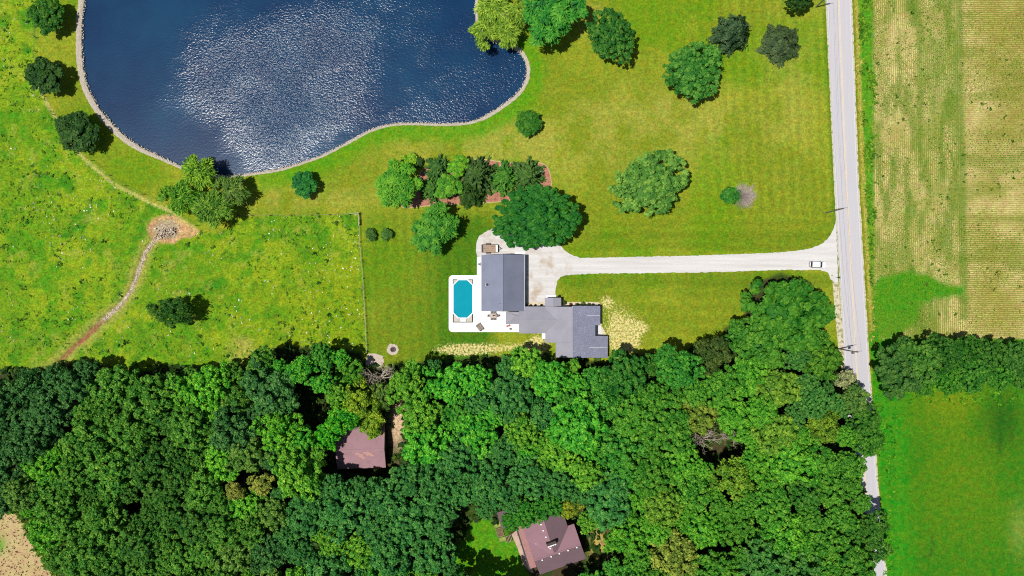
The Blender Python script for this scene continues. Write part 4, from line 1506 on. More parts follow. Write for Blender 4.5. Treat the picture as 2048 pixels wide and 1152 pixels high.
pane([(.34, -.7, 1.5), (1.12, -.8, 1.04), (1.12, .8, 1.04), (.34, .7, 1.5)], 'windshield')
pane([(-1.72, .7, 1.46), (-2.08, .78, 1.04), (-2.08, -.78, 1.04), (-1.72, -.7, 1.46)], 'rear_window')
for s_ in (-1, 1):
    pane([(-1.7, s_ * .73, 1.38), (-1.98, s_ * .86, 1.04), (1.0, s_ * .86, 1.02), (.36, s_ * .73, 1.38)][::s_], 'side_window')
    for x_ in (-1.35, 1.35):
        w_ = MB().tube([(x_, s_ * .72, .32), (x_, s_ * .93, .32)], .32, 16).build('wheel', M_rubber, car)
        MB().tube([(x_, s_ * .931, .32), (x_, s_ * .95, .32)], .2, 10).build('rim', M_steel, w_)
    MB().box((.75, s_ * 1.0, 1.05), (.18, .2, .14)).build('mirror', M_paint, car)
    MB().box((2.08, s_ * .6, .72), (.24, .3, .12)).build('headlight', M_gutter, car)
    MB().box((-2.14, s_ * .68, .86), (.1, .22, .22)).build('tail_light', mat('red lens', (.3, .01, .01), .3, .05), car)
MB().box((-2.2, 0, .52), (.12, 1.5, .22)).build('bumper', mat('grey trim', (.12, .12, .13), .6, .05), car)

# mailbox and low post by the road
v2 = g2(1673.2, 555.2)
t = thing('mailbox', 'black mailbox on a post where the drive meets the road', 'mailbox', (*v2, 0))
MB().box((0, 0, .55), (.1, .1, 1.1)).build('post', M_black, t)
MB().box((.1, 0, 1.2), (.62, .22, .2)).tube([(-.21, 0, 1.3), (.41, 0, 1.3)], .11, 10).build('box', M_black, t)
MB().box((.2, .13, 1.35), (.04, .02, .2)).build('flag', M_red, t)
v2 = g2(1662.3, 550.6)
o = MB().tube([(0, 0, -.1), (0, 0, 1.0), (0, 0, 1.06)], [.08, .08, .03], 8).build('marker_post', mat('tan post', lin(176, 140, 90), .8, .1), loc=(*v2, 0))
tag(o, 'short tan marker post on the verge by the drive mouth', 'post')

# ------------------------------------------------------------------ poles and wires
M_pole = mat('grey creosoted pole', lin(128, 118, 106), .9, .2, 2.0)
M_ins = mat('porcelain insulator', lin(120, 110, 110), .3, .05)
road_dir = math.atan2(-420, 19)


def utility_pole(px_, py_, label, transformer=False):
    v_ = g2(px_, py_)
    t = thing('utility_pole', label, 'utility pole', (*v_, 0), 0.08, 'utility poles along the road')
    MB().tube([(0, 0, -.2), (0, 0, 5), (0, 0, 10.4)], [.19, .16, .12], 10).build('pole', M_pole, t)
    arm = MB().box((0, .16, 9.7), (2.4, .12, .14)).build('crossarm', M_pole, t)
    for x_ in (-1.1, -.45, .45, 1.1):
        MB().tube([(x_, .16, 9.77), (x_, .16, 10.02)], [.05, .035], 6).build('insulator', M_ins, arm)
    MB().box((0, .2, 9.35), (1.3, .05, .05), M=Matrix.Rotation(.35, 3, 'Y')).build('brace', M_pole, t)
    if transformer:
        MB().tube([(-.0, -.42, 7.2), (0, -.42, 7.3), (0, -.42, 8.15), (0, -.42, 8.25)], [.22, .27, .27, .2], 12).build('transformer', mat('transformer grey', lin(130, 132, 136), .5, .08), t)
    return v_


p0 = utility_pole(1632, 14, 'utility pole at the far north end of the roadside lawn')
p1 = utility_pole(1651.5, 425.5, 'utility pole beside the road north of the gravel drive')
p2 = utility_pole(1678, 697.5, 'utility pole with transformer beside the road at the wood edge', True)
M_wire = mat('black cable', (.02, .02, .02), .6, .05)
for (a_, b_, lab) in ((p0, p1, 'northern span of overhead cables between two utility poles'), (p1, p2, 'overhead cable span crossing the mouth of the gravel drive')):
    t = thing('overhead_line', lab, 'power line', (*a_, 0))
    for ox in (-1.1, 1.1):
        pts = []
        for k_ in range(13):
            u = k_ / 12
            pts.append((ox + (b_[0] - a_[0]) * u, .16 + (b_[1] - a_[1]) * u, 10.02 - 4 * .9 * u * (1 - u)))
        MB().tube(pts, .013, 4, False).build('cable', M_wire, t)

# ------------------------------------------------------------------ fences
M_post = mat('pale fence post', lin(206, 190, 160), .85, .15, 3.0)
M_fwire = mat('galvanised wire', lin(120, 118, 100), .5, .05, metal=.5)


def fence(label, posts, hgt=1.25, rails=3, r=.09, wire=.02, m=None):
    t = thing('wire_fence', label, 'fence', (*g2(*posts[0]), 0))
    L = t.location
    for (x, y) in posts:
        v_ = g2(x, y)
        MB().tube([(*v_, -.2), (*v_, hgt), (*v_, hgt + .05)], [r, r, r * .5], 7).build('post', m or M_post, t, L)
    for k_ in range(rails):
        z = hgt * (.35 + .3 * k_)
        MB().tube([(*g2(*q_), z) for q_ in posts], wire, 4, False).build('wire_strand', M_fwire, t, L)
    return t


fence('wire fence with pale posts along the lawn side north of the small bushes', [(480, 432), (505, 431), (542, 431), (583, 430.6), (624, 430.4), (660, 429.6), (700, 428.6), (717.5, 427.5)], wire=.009, r=.12, m=mat('dark fence post', lin(96, 84, 66), .9, .2))
fence('wire fence with pale posts between pasture and mown lawn, running to the wood', [(719.5, 450), (720.4, 484.5), (723.4, 520.4), (726.6, 557), (729, 596), (731, 632), (732.6, 666), (733.6, 690), (734.2, 704)], wire=.025, r=.13)
cg = thing('corner_brace', 'pale braced timber corner of the pasture fence', 'fence', (*g2(717.5, 427.5), 0))
L = cg.location
for q_ in ((718.2, 426.6), (719.4, 449.2)):
    v_ = g2(*q_)
    MB().tube([(*v_, -.2), (*v_, 1.5)], .15, 8).build('post', M_post, cg, L)
for z in (.6, 1.3):
    MB().tube([(*g2(718.2, 426.8), z), (*g2(719.4, 449.0), z)], .11, 7).build('rail', M_post, cg, L)
MB().tube([(*g2(718.2, 428), .2), (*g2(719.4, 448), 1.2)], .07, 6).build('brace', M_post, cg, L)
MB().tube([(*g2(700, 428), 1.2), (*g2(717.6, 426.8), 1.2)], .08, 6).build('rail', M_post, cg, L)
fence('wire fence following the worn trail along the pond side of the pasture', [(74, 76), (73, 104), (78, 150), (90, 193), (109, 230), (134, 268), (156, 295), (187, 322), (221, 351), (254, 372), (288, 389), (317, 401), (350, 420), (395, 452)], r=.1, wire=.009, m=mat('dark fence post', lin(96, 84, 66), .9, .2))

# ------------------------------------------------------------------ foliage
def foliage_material(name, trans=0.22, hue=0.035, lo=0.45, hi=1.7):
    m = bpy.data.materials.new(name)
    nt, p, out = nodes_of(m)
    info = N(nt, 'ShaderNodeObjectInfo')
    v = N(nt, 'ShaderNodeAttribute', attribute_name='v').outputs['Fac']
    hs = N(nt, 'ShaderNodeHueSaturation')
    nt.links.new(info.outputs['Color'], hs.inputs['Color'])
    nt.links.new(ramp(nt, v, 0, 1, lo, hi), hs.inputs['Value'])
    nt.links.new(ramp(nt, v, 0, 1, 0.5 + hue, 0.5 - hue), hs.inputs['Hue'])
    c = hs.outputs[0]
    nt.links.new(c, p.inputs['Base Color'])
    p.inputs['Roughness'].default_value = 0.6
    p.inputs['Specular IOR Level'].default_value = 0.12
    tr = N(nt, 'ShaderNodeBsdfTranslucent')
    nt.links.new(c, tr.inputs['Color'])
    mx = N(nt, 'ShaderNodeMixShader')
    mx.inputs[0].default_value = trans
    nt.links.new(p.outputs[0], mx.inputs[1])
    nt.links.new(tr.outputs[0], mx.inputs[2])
    nt.links.new(mx.outputs[0], out.inputs[0])
    return m


M_leaf = foliage_material('leaves')
M_bark = mat('grey brown bark', lin(120, 104, 88), .95, .25, 3.0)
M_dead = mat('bleached dead wood', lin(186, 172, 156), .9, .2, 3.0)


def unit(r, n):
    d = r.normal(size=(n, 3))
    return d / np.linalg.norm(d, axis=1, keepdims=True)


def leaf_quads(pos, nrm, axis, size, elong):
    """Diamond leaf clumps at pos, facing nrm, long axis near 'axis'."""
    nrm = nrm / np.linalg.norm(nrm, axis=1, keepdims=True)
    t = axis - nrm * np.sum(axis * nrm, 1, keepdims=True)
    t /= np.linalg.norm(t, axis=1, keepdims=True) + 1e-9
    b = np.cross(nrm, t)
    s = size[:, None]
    fold = nrm * s * 0.18
    v = np.stack([pos - t * s * elong, pos + b * s - fold, pos + t * s * elong, pos - b * s - fold], 1)
    return v


def finish(name, quads_, vals):
    n = len(quads_)
    return np_mesh(name, quads_.reshape(-1, 3), np.arange(4 * n).reshape(n, 4), {'v': ('FLOAT', np.repeat(vals, 4))})


def blob_crown(seed, nb, per, size, br=(.2, .32), flat=.75, elong=1.35, mode='rand', shell=.8, lobes=0.2, core=400, low=-.25, jit=.55, contrast=.35):
    r = np.random.default_rng(seed)
    ph = r.uniform(0, 6.28, 4)
    am = r.uniform(0, lobes, 4)
    i = np.arange(nb)
    z = 1 - (i + .5) / nb * (1 - low)
    th = i * 2.39996 + r.normal(0, .35, nb)
    rad = np.sqrt(np.clip(1 - z * z, 0, 1))
    lob = 1 + am[0] * np.sin(2 * th + ph[0]) + am[1] * np.sin(3 * th + ph[1]) + am[2] * np.sin(5 * th + ph[2]) * .7
    sh = shell * r.uniform(.76, 1.13, nb)
    C_ = np.stack([rad * np.cos(th) * lob * sh, rad * np.sin(th) * lob * sh, z * flat * sh], 1)
    R_ = r.uniform(*br, nb)
    ids = np.repeat(i, per)
    d = unit(r, nb * per)
    d[:, 2] = np.where(d[:, 2] < -.35, -d[:, 2] * r.uniform(.2, 1, len(d)), d[:, 2])
    rr = R_[ids] * r.uniform(.5, 1.2, len(ids))
    pos = C_[ids] + d * rr[:, None] * np.array([1, 1, .85])
    nrm = d * .75 + unit(r, len(ids)) * jit + np.array([0, 0, .25])
    if mode == 'radial':
        ax = d * np.array([1, 1, .3]) + unit(r, len(ids)) * .25
        nrm = nrm * .4 + np.array([0, 0, .8])
    elif mode == 'droop':
        ax = C_[ids] * np.array([1, 1, 0]) * .7 + d * .5 + np.array([0, 0, -.7])
    else:
        ax = unit(r, len(ids))
    sz = size * r.uniform(.65, 1.3, len(ids))
    bv = r.uniform(0, 1, nb)
    vals = np.clip(.5 + contrast * (bv[ids] - .5) + r.uniform(-.35, .35, len(ids)), 0, 1)
    Q = [leaf_quads(pos, nrm, ax, sz, elong)]
    V = [vals]
    if core:
        d = unit(r, core)
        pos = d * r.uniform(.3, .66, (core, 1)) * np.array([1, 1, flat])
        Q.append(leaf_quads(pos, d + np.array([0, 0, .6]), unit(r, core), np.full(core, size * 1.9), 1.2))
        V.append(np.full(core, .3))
    return finish('crown', np.concatenate(Q), np.concatenate(V))


def whorl_crown(seed, levels, arms, size, pts=10, droop=.22, narrow=1.0, tip=.07):
    """Conifer of radius 1 and height 2, standing on z=0: branches in whorls, each carrying pointed sprays."""
    r = np.random.default_rng(seed)
    P_, A_, N_ = [], [], []
    for l in range(levels):
        u = (l + .5) / levels
        L = (1 - u) ** .8 * narrow + tip
        z0 = .12 + 1.85 * u
        na = max(5, int(arms * (1 - .45 * u)))
        for k in range(na):
            a = k / na * 6.283 + r.uniform(-.3, .3) + l * .7
            Lk = L * r.uniform(.8, 1.12)
            dx, dy = math.cos(a), math.sin(a)
            for s in range(pts):
                f = (s + .6) / pts
                base = np.array([dx * f * Lk, dy * f * Lk, z0 - droop * f * f * Lk + .06 * f])
                for side in (-1, 1):
                    w = .11 * L * (1 - f * .6)
                    off = np.array([-dy, dx, 0]) * side * w * r.uniform(.1, 1) + r.normal(0, .012, 3)
                    P_.append(base + off)
                    A_.append(np.array([dx, dy, -droop * f]) + np.array([-dy, dx, 0]) * side * .55)
                    N_.append(np.array([dx * .2, dy * .2, 1]) + r.normal(0, .35, 3))
    P_, A_, N_ = np.array(P_), np.array(A_), np.array(N_)
    n = len(P_)
    return finish('crown', leaf_quads(P_, N_, A_, size * r.uniform(.7, 1.2, n), 2.6), r.uniform(.1, .9, n))


def cone_crown(seed, n, size, lob=.16):
    """Dense conical evergreen of radius 1 and height 2: a bumpy coat of short tufts."""
    r = np.random.default_rng(seed)
    u = 1 - np.sqrt(r.uniform(0, 1, n))
    th = r.uniform(0, 6.283, n)
    prof = np.sqrt(np.clip(1 - u, 0, 1)) * .75 + .25 * (1 - u)
    bump = 1 + lob * np.sin(5 * th + 7 * u) + lob * np.sin(9 * th - 11 * u + 1) + r.normal(0, .05, n)
    rad = prof * bump * r.uniform(.8, 1.03, n)
    P_ = np.stack([rad * np.cos(th), rad * np.sin(th), .05 + 1.95 * u], 1)
    out_ = np.stack([np.cos(th), np.sin(th), np.full(n, .9)], 1)
    return finish('crown', leaf_quads(P_, out_ + unit(r, n) * .6, unit(r, n) + np.array([0, 0, .6]), size * r.uniform(.7, 1.3, n), 1.5),
                  np.clip(.5 + .25 * np.sin(5 * th + 7 * u) + r.uniform(-.3, .3, n), 0, 1))


def trunk_mesh(seed, limbs=6, spread=.55):
    """Tapered trunk of unit height with limbs that reach into the crown."""
    r = random.Random(seed)
    mb = MB()
    mb.tube([(0, 0, -.02), (.005, .004, .3), (.0, .012, .6), (.01, 0, .85)], [.034, .024, .018, .008], 8)
    for k in range(limbs):
        a = k / limbs * 6.283 + r.uniform(-.4, .4)
        z = .36 + .07 * k
        L = spread * r.uniform(.26, .42)
        mb.tube([(0, 0, z), (L * .45 * math.cos(a), L * .45 * math.sin(a), z + .1), (L * math.cos(a), L * math.sin(a), z + .24)], [.013, .009, .004], 5)
    me = bpy.data.meshes.new('trunk')
    me.from_pydata(mb.v, [], mb.f)
    me.polygons.foreach_set('use_smooth', [True] * len(me.polygons))
    me.materials.append(M_bark)
    return me


TRUNKS = [trunk_mesh(i) for i in range(4)]
PROTO = {}
for i in range(9):
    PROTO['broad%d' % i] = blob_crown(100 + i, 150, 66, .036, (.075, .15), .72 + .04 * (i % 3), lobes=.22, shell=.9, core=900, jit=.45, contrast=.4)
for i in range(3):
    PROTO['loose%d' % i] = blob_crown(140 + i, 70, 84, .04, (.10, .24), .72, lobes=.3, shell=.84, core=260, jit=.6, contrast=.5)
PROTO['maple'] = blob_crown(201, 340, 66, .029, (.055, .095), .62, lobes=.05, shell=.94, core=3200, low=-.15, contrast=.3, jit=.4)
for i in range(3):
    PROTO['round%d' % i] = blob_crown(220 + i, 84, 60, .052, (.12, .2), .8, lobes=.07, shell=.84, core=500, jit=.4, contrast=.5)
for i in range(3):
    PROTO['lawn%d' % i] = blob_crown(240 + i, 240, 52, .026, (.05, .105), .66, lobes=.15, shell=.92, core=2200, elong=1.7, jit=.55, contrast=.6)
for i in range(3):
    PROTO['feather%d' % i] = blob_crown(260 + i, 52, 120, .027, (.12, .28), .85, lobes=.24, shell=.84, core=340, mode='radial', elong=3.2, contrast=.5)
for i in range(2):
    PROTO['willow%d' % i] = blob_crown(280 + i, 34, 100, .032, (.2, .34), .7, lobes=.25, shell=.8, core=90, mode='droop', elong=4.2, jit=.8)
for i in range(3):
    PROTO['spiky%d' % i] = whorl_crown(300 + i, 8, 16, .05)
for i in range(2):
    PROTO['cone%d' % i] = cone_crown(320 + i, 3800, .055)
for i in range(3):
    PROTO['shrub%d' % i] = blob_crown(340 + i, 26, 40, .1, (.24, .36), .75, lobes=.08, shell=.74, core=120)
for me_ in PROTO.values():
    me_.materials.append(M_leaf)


def tree(px, py, r_px, proto, rgb, label, h=None, name='broadleaf_tree', cat='tree', group=None, rz=None, sx=1.0, sy=1.0, k=1.0, trunk=True, depth=None):
    """A tree whose crown is seen centred at (px, py) with radius r_px."""
    rr = r_px / S
    h = h or (rr * 1.5 + 3.5)
    conic = proto.startswith(('spiky', 'cone'))
    hc = h * (.35 if conic else .62)
    kk = (H - hc) / H
    R = rr * kk * (1.0 if conic else .86)
    c = at(px, py, hc)
    rz = random.uniform(0, 6.283) if rz is None else rz
    t = thing(name, label, cat, (c.x, c.y, 0), 0, group)
    me = PROTO[proto]
    o = link('crown', me, None, t)
    if conic:
        o.scale = (R * sx, R * sy, h / 2 * .98)
    else:
        vz = depth or min(h - hc, R * 1.0) / .95
        o.location = (0, 0, h - vz * .9)
        o.scale = (R * sx, R * sy, vz)
    o.rotation_euler = (0, 0, rz)
    o.color = (*rgb, 1)
    if trunk:
        tr_ = link('trunk', TRUNKS[int(abs(px) + abs(py)) % 4], None, t)
        tr_.scale = (h * 1.0, h * 1.0, h * (.9 if conic else .86))
        tr_.rotation_euler = (0, 0, rz * .7)
    return t


random.seed(11)
K = 1.0


def G(r, g, b):
    c = lin(r, g, b)
    f = 1.0 + .42 * math.exp(-c[0] / .05)
    return (c[0] * f * 1.08 + .011, c[1] * 1.06, c[2] * .72 + .005)


DEEP, DARK, MID, BRI, VIV, YEL, OLI, GREY, BLU = (G(34, 112, 24), G(30, 92, 30), G(58, 134, 34), G(74, 164, 30), G(62, 178, 24), G(142, 176, 40), G(98, 138, 46), G(74, 104, 70), G(40, 104, 52))

# ---- single trees of the lawns
tree(95, 32, 41, 'round0', DEEP, 'round dark tree on the pasture edge, northernmost of three beside the pond', 6.2)
tree(90, 152, 44, 'round1', DARK, 'round dark tree beside the pond, middle one of three on its west bank', 6.2)
tree(155, 264, 49, 'round2', DARK, 'round dark tree southernmost of three along the west bank of the pond', 6.4)
tree(609, 368, 31, 'round1', G(16, 128, 52), 'small bright green round tree alone on the lawn south of the pond', 4.5, k=.8)
tree(345, 622, 44, 'loose1', G(34, 104, 24), 'dark ragged tree standing alone in the pasture near the dry creek', 9.0, sx=1.25, sy=.72, rz=.15)
tree(868, 460, 52, 'feather0', G(58, 146, 34), 'feathery green tree on the lawn north-west of the garage', 8.5)
tree(742, 469, 14, 'shrub0', G(52, 112, 44), 'small dark bush nearer the fence, one of two on the lawn', 1.9, 'bush', 'bush', 'two small bushes by the fence', trunk=False)
tree(774, 469, 15, 'shrub1', G(56, 118, 48), 'small dark bush farther from the fence, one of two on the lawn', 1.9, 'bush', 'bush', 'two small bushes by the fence', trunk=False)
tree(1057, 245, 31, 'shrub2', G(40, 120, 22), 'rounded dark green shrub alone on dry lawn near the pond', 3.4, 'shrub', 'shrub', trunk=False)
tree(1222, 72, 54, 'lawn0', G(44, 124, 42), 'lobed dark green tree on the lawn, first east of the big bright conifer', 10.0, sx=.95, sy=1.15, rz=.4)
tree(1387, 143, 66, 'lawn1', G(58, 140, 52), 'broad mid green tree on the lawn west of the two grey conifers', 9.5, rz=1.2)
tree(1300, 366, 80, 'lawn2', lin(104, 158, 60), 'wide pale green speckled tree on the lawn north of the gravel drive', 10.0, rz=.3, sx=1.08, sy=.9)
tree(1466, 62, 34, 'cone0', lin(72, 104, 66), 'dark grey green triangular conifer near the road, taller of two', 12.5, 'conifer', rz=.5)
tree(1563, 86, 36, 'cone1', lin(74, 98, 58), 'squat dark grey green conifer close to the road, beside the triangular one', 5.0, 'conifer', rz=1.9)
tree(1600, -4, 30, 'broad3', DARK, 'dark green tree cut by the far north edge near the road', 9.0)
tree(1462, 391, 23, 'shrub0', G(36, 128, 34), 'green bush half against a leafless grey bush on the lawn', 2.6, 'bush', 'bush', trunk=False)
tree(1073, 437, 88, 'maple', G(16, 118, 30), 'big dense deep green maple at the north of the gravel yard', 11.5, rz=-.0, sx=1.08, sy=.80)
# ---- pond side
for (x_, y_, r_, pr_, lab) in ((985, 14, 40, 'willow0', 'yellow green willow clump hanging over the pond, northern one of the group'), (972, 62, 34, 'willow1', 'yellow green willow clump leaning over the pond corner'),
                               (1012, 66, 34, 'willow0', 'yellow green willow clump on the pond bank beside the pale stones'), (1036, 28, 30, 'willow1', 'yellow green willow clump between the pond and the big bright tree')):
    tree(x_, y_, r_, pr_, lin(150, 190, 62), lab, 7.5, 'willow', 'tree', 'willow clumps at the pond corner')
tree(1104, 28, 68, 'feather1', G(44, 146, 44), 'large bright green feathery tree next to the willows by the pond', 13.0, rz=.8, sx=.92)
tree(400, 344, 38, 'willow0', lin(132, 184, 50), 'light green crown of the willow clump reaching over the south bank', 8.0, 'willow', group='willow clumps on the south bank')
tree(366, 398, 40, 'willow1', lin(104, 166, 42), 'mid green willow clump on the pasture side of the south bank', 7.5, 'willow', group='willow clumps on the south bank')
tree(428, 418, 44, 'willow0', lin(110, 160, 50), 'ragged willow clump with bare twigs nearer the lawn on the south bank', 8.0, 'willow', group='willow clumps on the south bank', rz=2.0)
tree(466, 384, 36, 'willow1', lin(112, 152, 60), 'thin willow clump by the stones of the south bank', 6.5, 'willow', group='willow clumps on the south bank')
# ---- the mulch bed
tree(797, 370, 50, 'feather2', G(72, 158, 30), 'largest bright green tree at the west end of the mulch bed', 8.5)
tree(818, 322, 20, 'shrub1', lin(122, 178, 36), 'small yellow green shrub north of the big tree in the mulch bed', 2.4, 'shrub', 'shrub', 'shrubs of the mulch bed', trunk=False)
tree(834, 324, 14, 'shrub2', G(38, 96, 36), 'tiny dark shrub touching the small yellow green shrub', 1.8, 'shrub', 'shrub', 'shrubs of the mulch bed', trunk=False)
tree(877, 338, 31, 'spiky0', G(48, 112, 44), 'dark conifer at the north edge of the mulch bed', 5.5, 'conifer', group='conifers of the mulch bed')
tree(917, 332, 24, 'feather0', lin(106, 176, 36), 'yellow green young tree between two conifers in the mulch bed', 4.5)
tree(864, 378, 30, 'spiky1', G(52, 120, 38), 'dark conifer at the south edge of the mulch bed, beside a bright young tree', 5.5, 'conifer', group='conifers of the mulch bed')
tree(896, 374, 28, 'feather1', G(76, 158, 36), 'bright green young tree in the middle of the mulch bed', 5.5)
tree(955, 352, 42, 'spiky2', G(52, 104, 44), 'spiky star shaped conifer, largest in the mulch bed', 8.0, 'conifer', group='conifers of the mulch bed')
tree(942, 386, 27, 'cone0', G(34, 92, 30), 'dense dark conifer below the star shaped one in the mulch bed', 5.5, 'conifer', group='conifers of the mulch bed')
tree(1010, 357, 37, 'spiky0', G(56, 132, 38), 'green conifer just north of the big maple, western of two', 6.0, 'conifer', group='conifers of the mulch bed')
tree(1054, 352, 39, 'spiky1', G(58, 116, 48), 'spreading conifer next to the pale boulders in the mulch bed', 6.5, 'conifer', group='conifers of the mulch bed')
# ---- shrubs along the house front
fl = [(968, 668, 5.2, 'largest round clipped shrub in the planting bed, next to the porch', G(52, 92, 34)), (1012, 684, 4.2, 'reddish brown shrub in the planting bed along the house front', G(110, 62, 48)),
      (1058, 683, 4.6, 'round clipped shrub between the reddish and the spreading shrub', G(70, 116, 46)), (1100, 676, 5.4, 'spreading light green shrub in the middle of the planting bed', G(104, 136, 52)),
      (1145, 683, 4.4, 'round clipped shrub next to last along the house front', G(66, 110, 50)), (1172, 682, 3.2, 'small dark shrub last along the house front before the corner', G(40, 84, 44)),
      (1216, 690, 4.4, 'dark red shrub at the corner of the house', G(70, 26, 30)),
      (692, 684, 3.8, 'dark shrub against the garage end of the yard bed', G(34, 66, 34)), (722, 688, 2.8, 'small dark shrub second in the yard bed', G(34, 60, 34)), (756, 688, 2.8, 'small dark shrub third in the yard bed', G(40, 66, 38)),
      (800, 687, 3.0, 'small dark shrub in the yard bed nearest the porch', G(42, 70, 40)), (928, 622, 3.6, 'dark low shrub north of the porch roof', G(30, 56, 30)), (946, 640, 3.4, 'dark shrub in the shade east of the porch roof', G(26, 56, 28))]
for x_, y_, r_, lab, cc in fl:
    tree(860 + x_ / 3.6, 420 + y_ / 3.6, r_, 'shrub%d' % (int(x_) % 3), cc, lab, 1.1, 'shrub', 'shrub', 'clipped shrubs along the house', trunk=False, depth=.6)

# ---- leafless bush on the lawn and dead trees
def twig_mesh(seed, n, up=.35, thick=.02, forks=2):
    r = random.Random(seed)
    mb = MB()
    for k in range(n):
        a = r.uniform(0, 6.283)
        e = r.uniform(.1, 1.0)
        L = r.uniform(.75, 1.05)
        d = Vector((math.cos(a) * e, math.sin(a) * e, up + (1 - e) * .6)).normalized()
        p1 = d * L * .5
        tip = d * L + Vector((r.uniform(-.1, .1), r.uniform(-.1, .1), 0))
        mb.tube([(0, 0, 0), p1, tip], [thick, thick * .7, thick * .3], 3, False)
        for _ in range(forks):
            q_ = p1 + (tip - p1) * r.uniform(0, .6)
            mb.tube([q_, q_ + (tip - p1) * .6 + Vector((r.uniform(-.2, .2), r.uniform(-.2, .2), r.uniform(-.05, .1)))], [thick * .5, thick * .2], 3, False)
    me = bpy.data.meshes.new('twigs')
    me.from_pydata(mb.v, [], mb.f)
    return me


def dead_mesh(seed, n=7):
    """Leafless tree of unit height: trunk, limbs, side branches, twigs."""
    r = random.Random(seed)
    mb = MB()

    def grow(p, d, L, rad, lev):
        q_ = p + d * L * .5 + Vector((r.uniform(-.05, .05), r.uniform(-.05, .05), 0)) * L
        e = p + d * L
        mb.tube([p, q_, e], [rad, rad * .8, rad * .55], 5 if lev < 2 else 3, False)
        if lev >= 4:
            return
        for k in range(n if lev == 0 else 3):
            a = r.uniform(0, 6.283)
            dd = (d * .55 + Vector((math.cos(a), math.sin(a), r.uniform(-.1, .4))) * .8).normalized()
            s = p + d * L * (r.uniform(.45, 1.0) if lev else r.uniform(.6, 1))
            grow(s, dd, L * r.uniform(.5, .75) * (.75 if lev == 0 else 1), rad * .5, lev + 1)
    grow(Vector((0, 0, 0)), Vector((0, 0, 1)), .55, .03, 0)
    me = bpy.data.meshes.new('branches')
    me.from_pydata(mb.v, [], mb.f)
    return me


M_twig = mat('grey bare twigs', lin(196, 180, 172), .9, .15, 3.0)
c_ = at(1486, 393, 1.0)
t = thing('bare_bush', 'leafless grey brown bush of radiating twigs beside the green bush', 'bush', (c_.x, c_.y, 0))
o = link('twigs', twig_mesh(7, 260, .4, .014, 3), M_twig, t)
o.scale = (4.0, 4.0, 2.9)
DEAD = [dead_mesh(i) for i in range(3)]


def dead_tree(px, py, h, label, s=1.0, i=0, m=M_dead):
    c_ = at(px, py, h * .75)
    t = thing('dead_tree', label, 'tree', (c_.x, c_.y, 0), 0, 'bare trees of the wood')
    o = link('branches', DEAD[i % 3], None, t)
    if not DEAD[i % 3].materials:
        DEAD[i % 3].materials.append(m)
    o.scale = (h * s, h * s, h)
    o.rotation_euler = (0, 0, i * 1.7)


dead_tree(756, 758, 12, 'bare grey tree at the wood edge below the gravel patch', 1.0, 0)
dead_tree(734, 766, 11, 'second bare grey tree beside the gravel patch, closer to the pasture', .6, 1)
dead_tree(872, 968, 14, 'bleached dead tree in the wood east of the pink shed', .85, 2)
dead_tree(1412, 884, 14, 'brownish dead tree in the wood near the middle gap, western one', .7, 0)
dead_tree(1470, 872, 14, 'bare tree over the dark gap in the eastern wood', .75, 1)
dead_tree(1600, 826, 13, 'greyish bare tree between crowns near the road in the wood', .6, 2)
dead_tree(505, 905, 14, 'pale bare tree in the western wood', .5, 1)
dead_tree(462, 398, 8, 'bare twigs rising through the willow clumps on the south bank', .7, 2)
dead_tree(1016, 30, 8, 'bare white branches among the willow clumps at the pond corner', .6, 0)
dead_tree(356, 636, 6, 'low bare white branches under the dark pasture tree', .8, 1)

